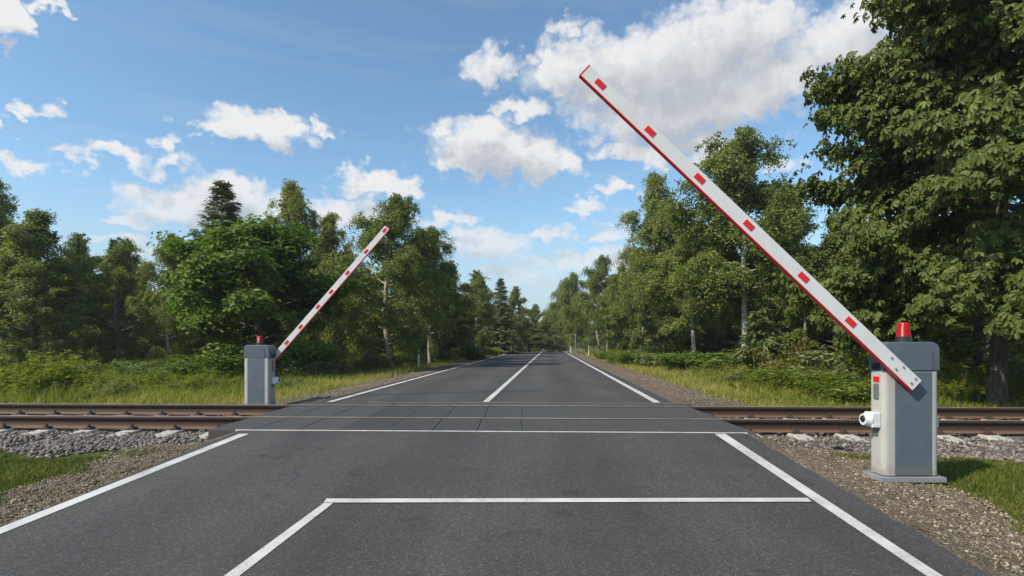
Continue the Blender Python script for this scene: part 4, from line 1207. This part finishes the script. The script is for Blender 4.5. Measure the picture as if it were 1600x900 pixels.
# ------------------------------------------------------------------ grass
def blades(name, x, y, z, h, w, lean, tint, mat, rng):
    n = len(x); a = rng.uniform(0, 6.283, n); b = rng.uniform(0, 6.283, n)
    c = np.stack([x, y, z], 1); s = np.stack([np.cos(a), np.sin(a), 0 * a], 1) * (w / 2)[:, None]
    ld = np.stack([np.cos(b), np.sin(b), 0 * b], 1)
    up = np.array([0, 0, 1.0])
    m = c + up * (h * 0.55)[:, None] + ld * (h * lean * 0.3)[:, None]
    tip = c + up * (h * (1 - 0.25 * lean))[:, None] + ld * (h * lean)[:, None]
    V = np.stack([c - s, c + s, m + s * 0.7, m - s * 0.7, tip], 1).reshape(-1, 3); k = np.arange(n) * 5
    return arr_mesh(name, V, tris=np.stack([k + 3, k + 2, k + 4], 1), quads=np.stack([k, k + 1, k + 2, k + 3], 1), mat=mat, tint=np.repeat(tint, 5))
def vnoise(x, y, s, seed=0):
    r = np.random.default_rng(seed); out = 0
    for k in range(5):
        a, b, c = r.uniform(-1, 1), r.uniform(-1, 1), r.uniform(0, 6.28)
        nrm = math.hypot(a, b); out = out + np.sin((x * a + y * b) / nrm * s * (0.7 + 0.35 * k) + c)
    return out / 5
def verge(name, n, xr, yr, inner, side, label, seed):
    rng = np.random.default_rng(seed)
    # density falls with distance, as does need
    y = yr[0] + (yr[1] - yr[0]) * rng.uniform(0, 1, n) ** 1.7
    inn = np.array([inner(v) for v in y])
    reach = np.minimum(xr, 1.05 * y + 3)
    d = reach * rng.uniform(0, 1, n) ** 1.15
    x = inn + side * d
    vis = np.abs(x) < 1.03 * y + 1.5
    x, y, d = x[vis], y[vis], d[vis]
    rag = 0.18 + 0.16 * vnoise(x, y, 2.3, 1); keep = (d > rag) | (rng.uniform(0, 1, len(x)) < 0.25)
    yy = y + TILT * x; keep &= ~((yy < 10.75) & (rng.uniform(0, 1, len(x)) < 0.9))
    x, y, d = x[keep], y[keep], d[keep]; n = len(x)
    grow = np.clip(0.19 + 0.21 * smooth(0.4, 4.0, d) + 0.14 * vnoise(x, y, 1.1, 2) + 0.12 * vnoise(x, y, 0.35, 3), 0.07, 0.8)
    grow = grow * (0.35 + 0.65 * smooth(10.9, 12.6, y))
    h = grow * rng.uniform(0.45, 1.45, n); far = 1 + 0.9 * smooth(18, 60, y)
    w = rng.uniform(0.005, 0.013, n) * far * (1 + y / 60)
    dry = np.clip(0.27 + 0.40 * vnoise(x, y, 0.8, 5) + 0.20 * vnoise(x, y, 2.6, 6) + 0.30 * (1 - smooth(0.3, 2.4, d)) + 0.3 * (1 - smooth(10.8, 11.8, y + TILT * x)) + rng.normal(0, 0.2, n), 0, 1)
    dry[rng.uniform(0, 1, n) < 0.06] = 1.0
    me = blades(name, x, y, ground_z(x, y) - 0.02, h, w, rng.uniform(0.15, 1.1, n), dry, M['grass_tall'], rng)
    tag(obj(name, me), label, 'grass', kind='stuff')
verge('verge_grass', 190000, 24, (10.7, 70), lambda y: far_left(y) - 0.1 - FLW(y) - 0.05, -1, 'tall yellowish grass on the left verge beyond the rails', 61)
verge('verge_grass', 190000, 24, (10.7, 70), lambda y: far_right(y) + 0.15 + FRW(y), 1, 'tall yellowish grass on the right verge beyond the rails', 62)

def lawn(name, n, inner, wid, side, y0, y1, label, seed, reach=3.6):
    rng = np.random.default_rng(seed)
    y = rng.uniform(y0, y1, n); w = np.array([inner(v) + side * wid(v) for v in y])
    d = np.where(rng.uniform(0, 1, n) < 0.22, rng.uniform(-0.9, 0.1, n), rng.uniform(-0.1, reach, n)) ; x = w + side * d
    toe = 5.90 - TILT * x + 0.12 * np.sin(x * 1.7) + 0.08 * np.sin(x * 4.1 + 1)
    edge = np.minimum(d, toe - y)
    patch = 0.05 + 0.16 * vnoise(x, y, 5.0, 8)
    keep = (edge > patch) | (rng.uniform(0, 1, n) < 0.10 * (edge > -0.12) * (vnoise(x, y, 3.1, 3) > 0.1)) | (np.hypot((x - 3.66) / 0.30, (y - 5.75) / 0.20) < rng.uniform(0.5, 1.1, n)) | ((edge > -0.6) & (edge < 0) & (vnoise(x, y, 6.3, 12) > 0.42) & (rng.uniform(0, 1, n) < 0.35) & (y < toe - 0.05))
    x, y, edge, toe_k = x[keep], y[keep], edge[keep], toe[keep]; n = len(x)
    h = (0.026 + 0.035 * smooth(0, 0.6, edge) + 0.015 * vnoise(x, y, 6, 9)) * rng.uniform(0.5, 1.5, n)
    me = blades(name, x, y, ground_z(x, y) - 0.012 + 0.05 * (edge < 0) * (y < toe_k), np.maximum(h, 0.012), rng.uniform(0.004, 0.009, n), rng.uniform(0.2, 0.9, n),
                np.clip(0.35 + 0.2 * vnoise(x, y, 3, 4) + rng.normal(0, 0.2, n) + 0.5 * (rng.uniform(0, 1, n) < 0.05), 0, 1), M['grass_short'], rng)
    tag(obj(name, me), label, 'grass', kind='stuff')
lawn('short_grass', 90000, lambda y: near_edges(y)[0], LW, -1, 3.6, 6.7, 'short green grass left of the near road before the ballast', 71)
lawn('short_grass', 115000, lambda y: near_edges(y)[1], RW, 1, 2.6, 6.7, 'short green grass right of the near road round the barrier', 72)
# ------------------------------------------------------------------ sky, sun, camera
SUN_EL, SUN_AZ = R(42), math.atan2(-0.74, -0.46)         # azimuth measured from +y towards +x
sv = Vector((math.sin(SUN_AZ) * math.cos(SUN_EL), math.cos(SUN_AZ) * math.cos(SUN_EL), math.sin(SUN_EL)))
L = bpy.data.lights.new('sun', 'SUN'); L.energy = 4.5; L.angle = R(0.53); L.color = (1.0, 0.90, 0.75)
lo = bpy.data.objects.new('sun', L); COL.objects.link(lo)
lo.rotation_euler = (-sv).to_track_quat('-Z', 'Y').to_euler(); lo.location = sv * 60

W_ = bpy.data.worlds.new('World'); SC.world = W_; W_.use_nodes = True
W_.cycles.sampling_method = 'MANUAL'; W_.cycles.sample_map_resolution = 256
w = NT(W_.node_tree)
bg = W_.node_tree.nodes['Background']; bg.inputs['Strength'].default_value = 0.128
sky = w.n('ShaderNodeTexSky', sky_type='NISHITA', sun_disc=False, sun_elevation=SUN_EL, sun_rotation=SUN_AZ, altitude=150.0, air_density=1.0, dust_density=0.6, ozone_density=1.6)

# clouds at their bearings and heights above the horizon (degrees in a node group, evaluated twice for self-shading)
def azel(px, py):
    dx, dz = px - CX, HY - py
    return math.degrees(math.atan2(dx, F)), math.degrees(math.atan2(dz, math.hypot(dx, F)))
CL = [  # px, py (base-ish centre), rx, ry, weight
 (1040, 120, 225, 95, 1.0), (1130, 70, 150, 85, 1.0), (930, 110, 110, 70, 1.0), (1210, 130, 100, 80, .9), (1060, 175, 200, 60, 1.0), (1090, 235, 120, 38, .8), (980, 238, 55, 28, .7),
 (1330, 60, 95, 75, .9), (1420, 90, 90, 80, .9), (772, 105, 52, 34, .62), (885, 38, 30, 16, .5), (825, 172, 55, 26, .8), (1290, 40, 40, 30, .6),
 (775, 245, 125, 52, 1.0), (740, 220, 75, 45, 1.0), (850, 262, 72, 32, .9), (715, 250, 50, 28, .9), (1225, 262, 40, 22, .7),
 (405, 205, 80, 38, .95), (350, 205, 70, 25, .8), (440, 198, 40, 28, .9), (305, 190, 30, 9, .45), (500, 203, 24, 12, .45),
 (185, 250, 75, 20, .8), (265, 225, 26, 24, .62), (270, 262, 40, 18, .65), (55, 262, 62, 20, .85), (20, 30, 40, 40, .9), (0, 20, 55, 45, .9), (45, 175, 42, 18, .75), (8, 185, 16, 14, .5), (8, 80, 14, 18, .5), (60, 5, 25, 12, .5),
 (290, 325, 110, 38, 1.0), (345, 300, 75, 42, 1.0), (215, 345, 45, 20, .9), (400, 320, 60, 36, .8), (590, 290, 68, 30, .95), (625, 296, 30, 22, .9), (520, 325, 60, 22, .7), (555, 345, 70, 20, .8), (690, 345, 60, 22, .85), (200, 385, 40, 14, .7),
 (755, 382, 75, 24, .85), (855, 370, 55, 20, .8), (910, 325, 55, 14, .65), (960, 297, 40, 15, .7), (950, 365, 40, 18, .8), (880, 410, 85, 20, .8), (820, 425, 80, 20, .7), (960, 400, 40, 16, .7), (700, 385, 50, 16, .7), (980, 330, 26, 10, .5), (850, 445, 60, 14, .5),
 (-120, 180, 90, 40, .9), (-260, 320, 130, 40, .9), (1750, 200, 140, 70, .9), (1900, 340, 150, 50, .9),
]
grp = bpy.data.node_groups.new('cloud_field', 'ShaderNodeTree')
grp.interface.new_socket('az', in_out='INPUT', socket_type='NodeSocketFloat')
grp.interface.new_socket('el', in_out='INPUT', socket_type='NodeSocketFloat')
grp.interface.new_socket('field', in_out='OUTPUT', socket_type='NodeSocketFloat')
grp.interface.new_socket('blob', in_out='OUTPUT', socket_type='NodeSocketFloat')
G = NT(grp); gi = grp.nodes.new('NodeGroupInput'); go = grp.nodes.new('NodeGroupOutput')
def vm_(nt, op, a, b=None, c=None):
    nd = nt.t.nodes.new('ShaderNodeVectorMath'); nd.operation = op
    for k_, x_ in enumerate((a, b, c)):
        if x_ is not None: nt.set(nd, k_, x_)
    return nd.outputs['Value'] if op == 'DOT_PRODUCT' else nd.outputs[0]
cb = G.n('ShaderNodeCombineXYZ', ins={0: gi.outputs[0], 1: G.math('MULTIPLY', gi.outputs[1], 1.25)})
wob = G.n('ShaderNodeTexNoise', noise_dimensions='2D', ins={'Vector': cb.outputs[0], 'Scale': 0.36, 'Detail': 4.0, 'Roughness': 0.54})
acc = None
p_ = G.n('ShaderNodeCombineXYZ', ins={0: gi.outputs[0], 1: gi.outputs[1]}).outputs[0]
p_ = vm_(G, 'MULTIPLY_ADD', vm_(G, 'SUBTRACT', wob.outputs['Color'], (0.5, 0.5, 0)), (6.8, 4.4, 0), p_)
for (px, py, rx, ry, wt) in CL:
    a0, e0 = azel(px, py); a1, _ = azel(px + rx, py); _, e1 = azel(px, py - ry)
    ra, re = a1 - a0, e1 - e0
    q_ = vm_(G, 'MULTIPLY_ADD', p_, (1 / ra, 1 / re, 0), (-a0 / ra, -e0 / re, 0))
    q_ = vm_(G, 'MAXIMUM', q_, vm_(G, 'MULTIPLY', q_, (-1, -1.35, 0)))      # cumulus: flatter below than above
    f = G.math('MULTIPLY_ADD', vm_(G, 'DOT_PRODUCT', q_, q_), -wt, wt)
    acc = f if acc is None else G.math('SMOOTH_MAX', acc, f, 0.12)
wv_ = G.n('ShaderNodeVectorMath', operation='MULTIPLY_ADD', ins={0: wob.outputs['Color'], 1: (4.5, 4.5, 0), 2: cb.outputs[0]}).outputs[0]
n1 = G.n('ShaderNodeTexNoise', noise_dimensions='2D', ins={'Vector': cb.outputs[0], 'Scale': 0.17, 'Detail': 7.0, 'Roughness': 0.62, 'Distortion': 0.3}).outputs['Fac']
va = G.n('ShaderNodeTexVoronoi', feature='F1', voronoi_dimensions='2D', ins={'Vector': wv_, 'Scale': 0.30}).outputs['Distance']
vb = G.n('ShaderNodeTexVoronoi', feature='F1', voronoi_dimensions='2D', ins={'Vector': wv_, 'Scale': 0.85}).outputs['Distance']
nn = G.math('ADD', G.math('MULTIPLY', G.math('SUBTRACT', n1, 0.455), 1.4), G.math('MULTIPLY_ADD', va, -0.42, G.math('MULTIPLY_ADD', vb, -0.26, 0.34)))
fine = G.n('ShaderNodeTexNoise', noise_dimensions='2D', ins={'Vector': wv_, 'Scale': 1.3, 'Detail': 4.0, 'Roughness': 0.65}).outputs['Fac']
nn = G.math('MULTIPLY_ADD', fine, 0.34, G.math('SUBTRACT', nn, 0.17))
accm = G.math('MAXIMUM', acc, -0.9)
grp.links.new(G.math('ADD', accm, nn), go.inputs[0])
grp.links.new(accm, go.inputs[1])

dirn = w.n('ShaderNodeTexCoord').outputs['Generated']
sx = w.n('ShaderNodeSeparateXYZ', ins={0: dirn})
az = w.math('MULTIPLY', w.math('ARCTAN2', sx.outputs[0], sx.outputs[1]), 57.29578)
el = w.math('MULTIPLY', w.math('ARCSINE', sx.outputs[2]), 57.29578)
def field(da, de):
    nd = w.n('ShaderNodeGroup'); nd.node_tree = grp
    w.set(nd, 0, w.math('ADD', az, da)); w.set(nd, 1, w.math('ADD', el, de)); return nd.outputs
f0 = field(0, 0)[0]; f1, b1 = field(-0.7, 2.2)
alpha = w.rng(f0, -0.12, 0.85, 0, 1, True)
# light from upper left: what lies towards the sun shades what lies behind it
shd = w.math('ADD', w.math('MULTIPLY', w.rng(f1, -0.1, 1.3), 0.5), w.math('MULTIPLY', w.rng(b1, 0.0, 1.0), 0.5))
lit = w.ramp(shd, [(0.0, c4(5.8, 5.8, 5.8)), (0.3, c4(5.35, 5.4, 5.45)), (0.6, c4(4.55, 4.65, 4.8)), (0.95, c4(3.3, 3.5, 3.85))])
vm = w.n('ShaderNodeCombineXYZ', ins={0: w.math('MULTIPLY', az, 0.03), 1: w.math('MULTIPLY', el, 0.30)})
veil = w.math('MULTIPLY', w.rng(w.noise(vm.outputs[0], 1.6, 5, 0.55, 0.6), 0.5, 0.8), 0.12)
tinted = w.mix(1.0, sky.outputs[0], c4(1.03, 1.22, 1.22), 'MULTIPLY')
base = w.mix(veil, tinted, c4(4.6, 4.9, 5.2))
base = w.mix(w.rng(el, -2.0, 17.0, 0.9, 0.0, True), base, c4(3.35, 3.95, 4.45))      # paler air low down
final = w.mix(w.math('MULTIPLY', alpha, w.rng(el, 2.0, 16.0, 0.45, 0.98)), base, lit)
w.set(bg, 'Color', final)

hm = bpy.data.materials.new('haze'); hm.use_nodes = True
ht = hm.node_tree; ht.nodes.remove(ht.nodes['Principled BSDF'])
hv = ht.nodes.new('ShaderNodeVolumePrincipled'); hv.inputs['Color'].default_value = (0.86, 0.93, 1.0, 1); hv.inputs['Density'].default_value = 0.0006
hv.inputs['Anisotropy'].default_value = 0.2
ht.links.new(hv.outputs[0], ht.nodes['Material Output'].inputs['Volume'])
bm = bmesh.new(); add_box(bm, -3300, 3300, -1900, 3400, -6.0, 19.0)
tag(bm_obj('haze', bm, hm), 'thin pale summer haze over the road and the wood', 'haze', kind='stuff')

cam = bpy.data.cameras.new('camera'); co = bpy.data.objects.new('camera', cam); COL.objects.link(co)
co.location = (0, 0, CAM); co.rotation_euler = (R(90), 0, 0)
cam.sensor_width = 36; cam.lens = F / 1600 * 36; cam.shift_y = (HY - 450) / 1600
cam.clip_start = 0.05; cam.clip_end = 8000
SC.camera = co

SC.view_settings.view_transform = 'Standard'; SC.view_settings.look = 'None'
SC.view_settings.exposure = 0.24; SC.view_settings.gamma = 1.0; SC.view_settings.use_curve_mapping = False
SC.render.engine = 'CYCLES'
cy = SC.cycles
cy.max_bounces = 6; cy.diffuse_bounces = 4; cy.glossy_bounces = 2; cy.transmission_bounces = 4; cy.transparent_max_bounces = 6
cy.caustics_reflective = False; cy.caustics_refractive = False
cy.use_denoising = True
try: cy.denoiser = 'OPENIMAGEDENOISE'
except Exception: pass
cy.use_adaptive_sampling = True; cy.adaptive_threshold = 0.012
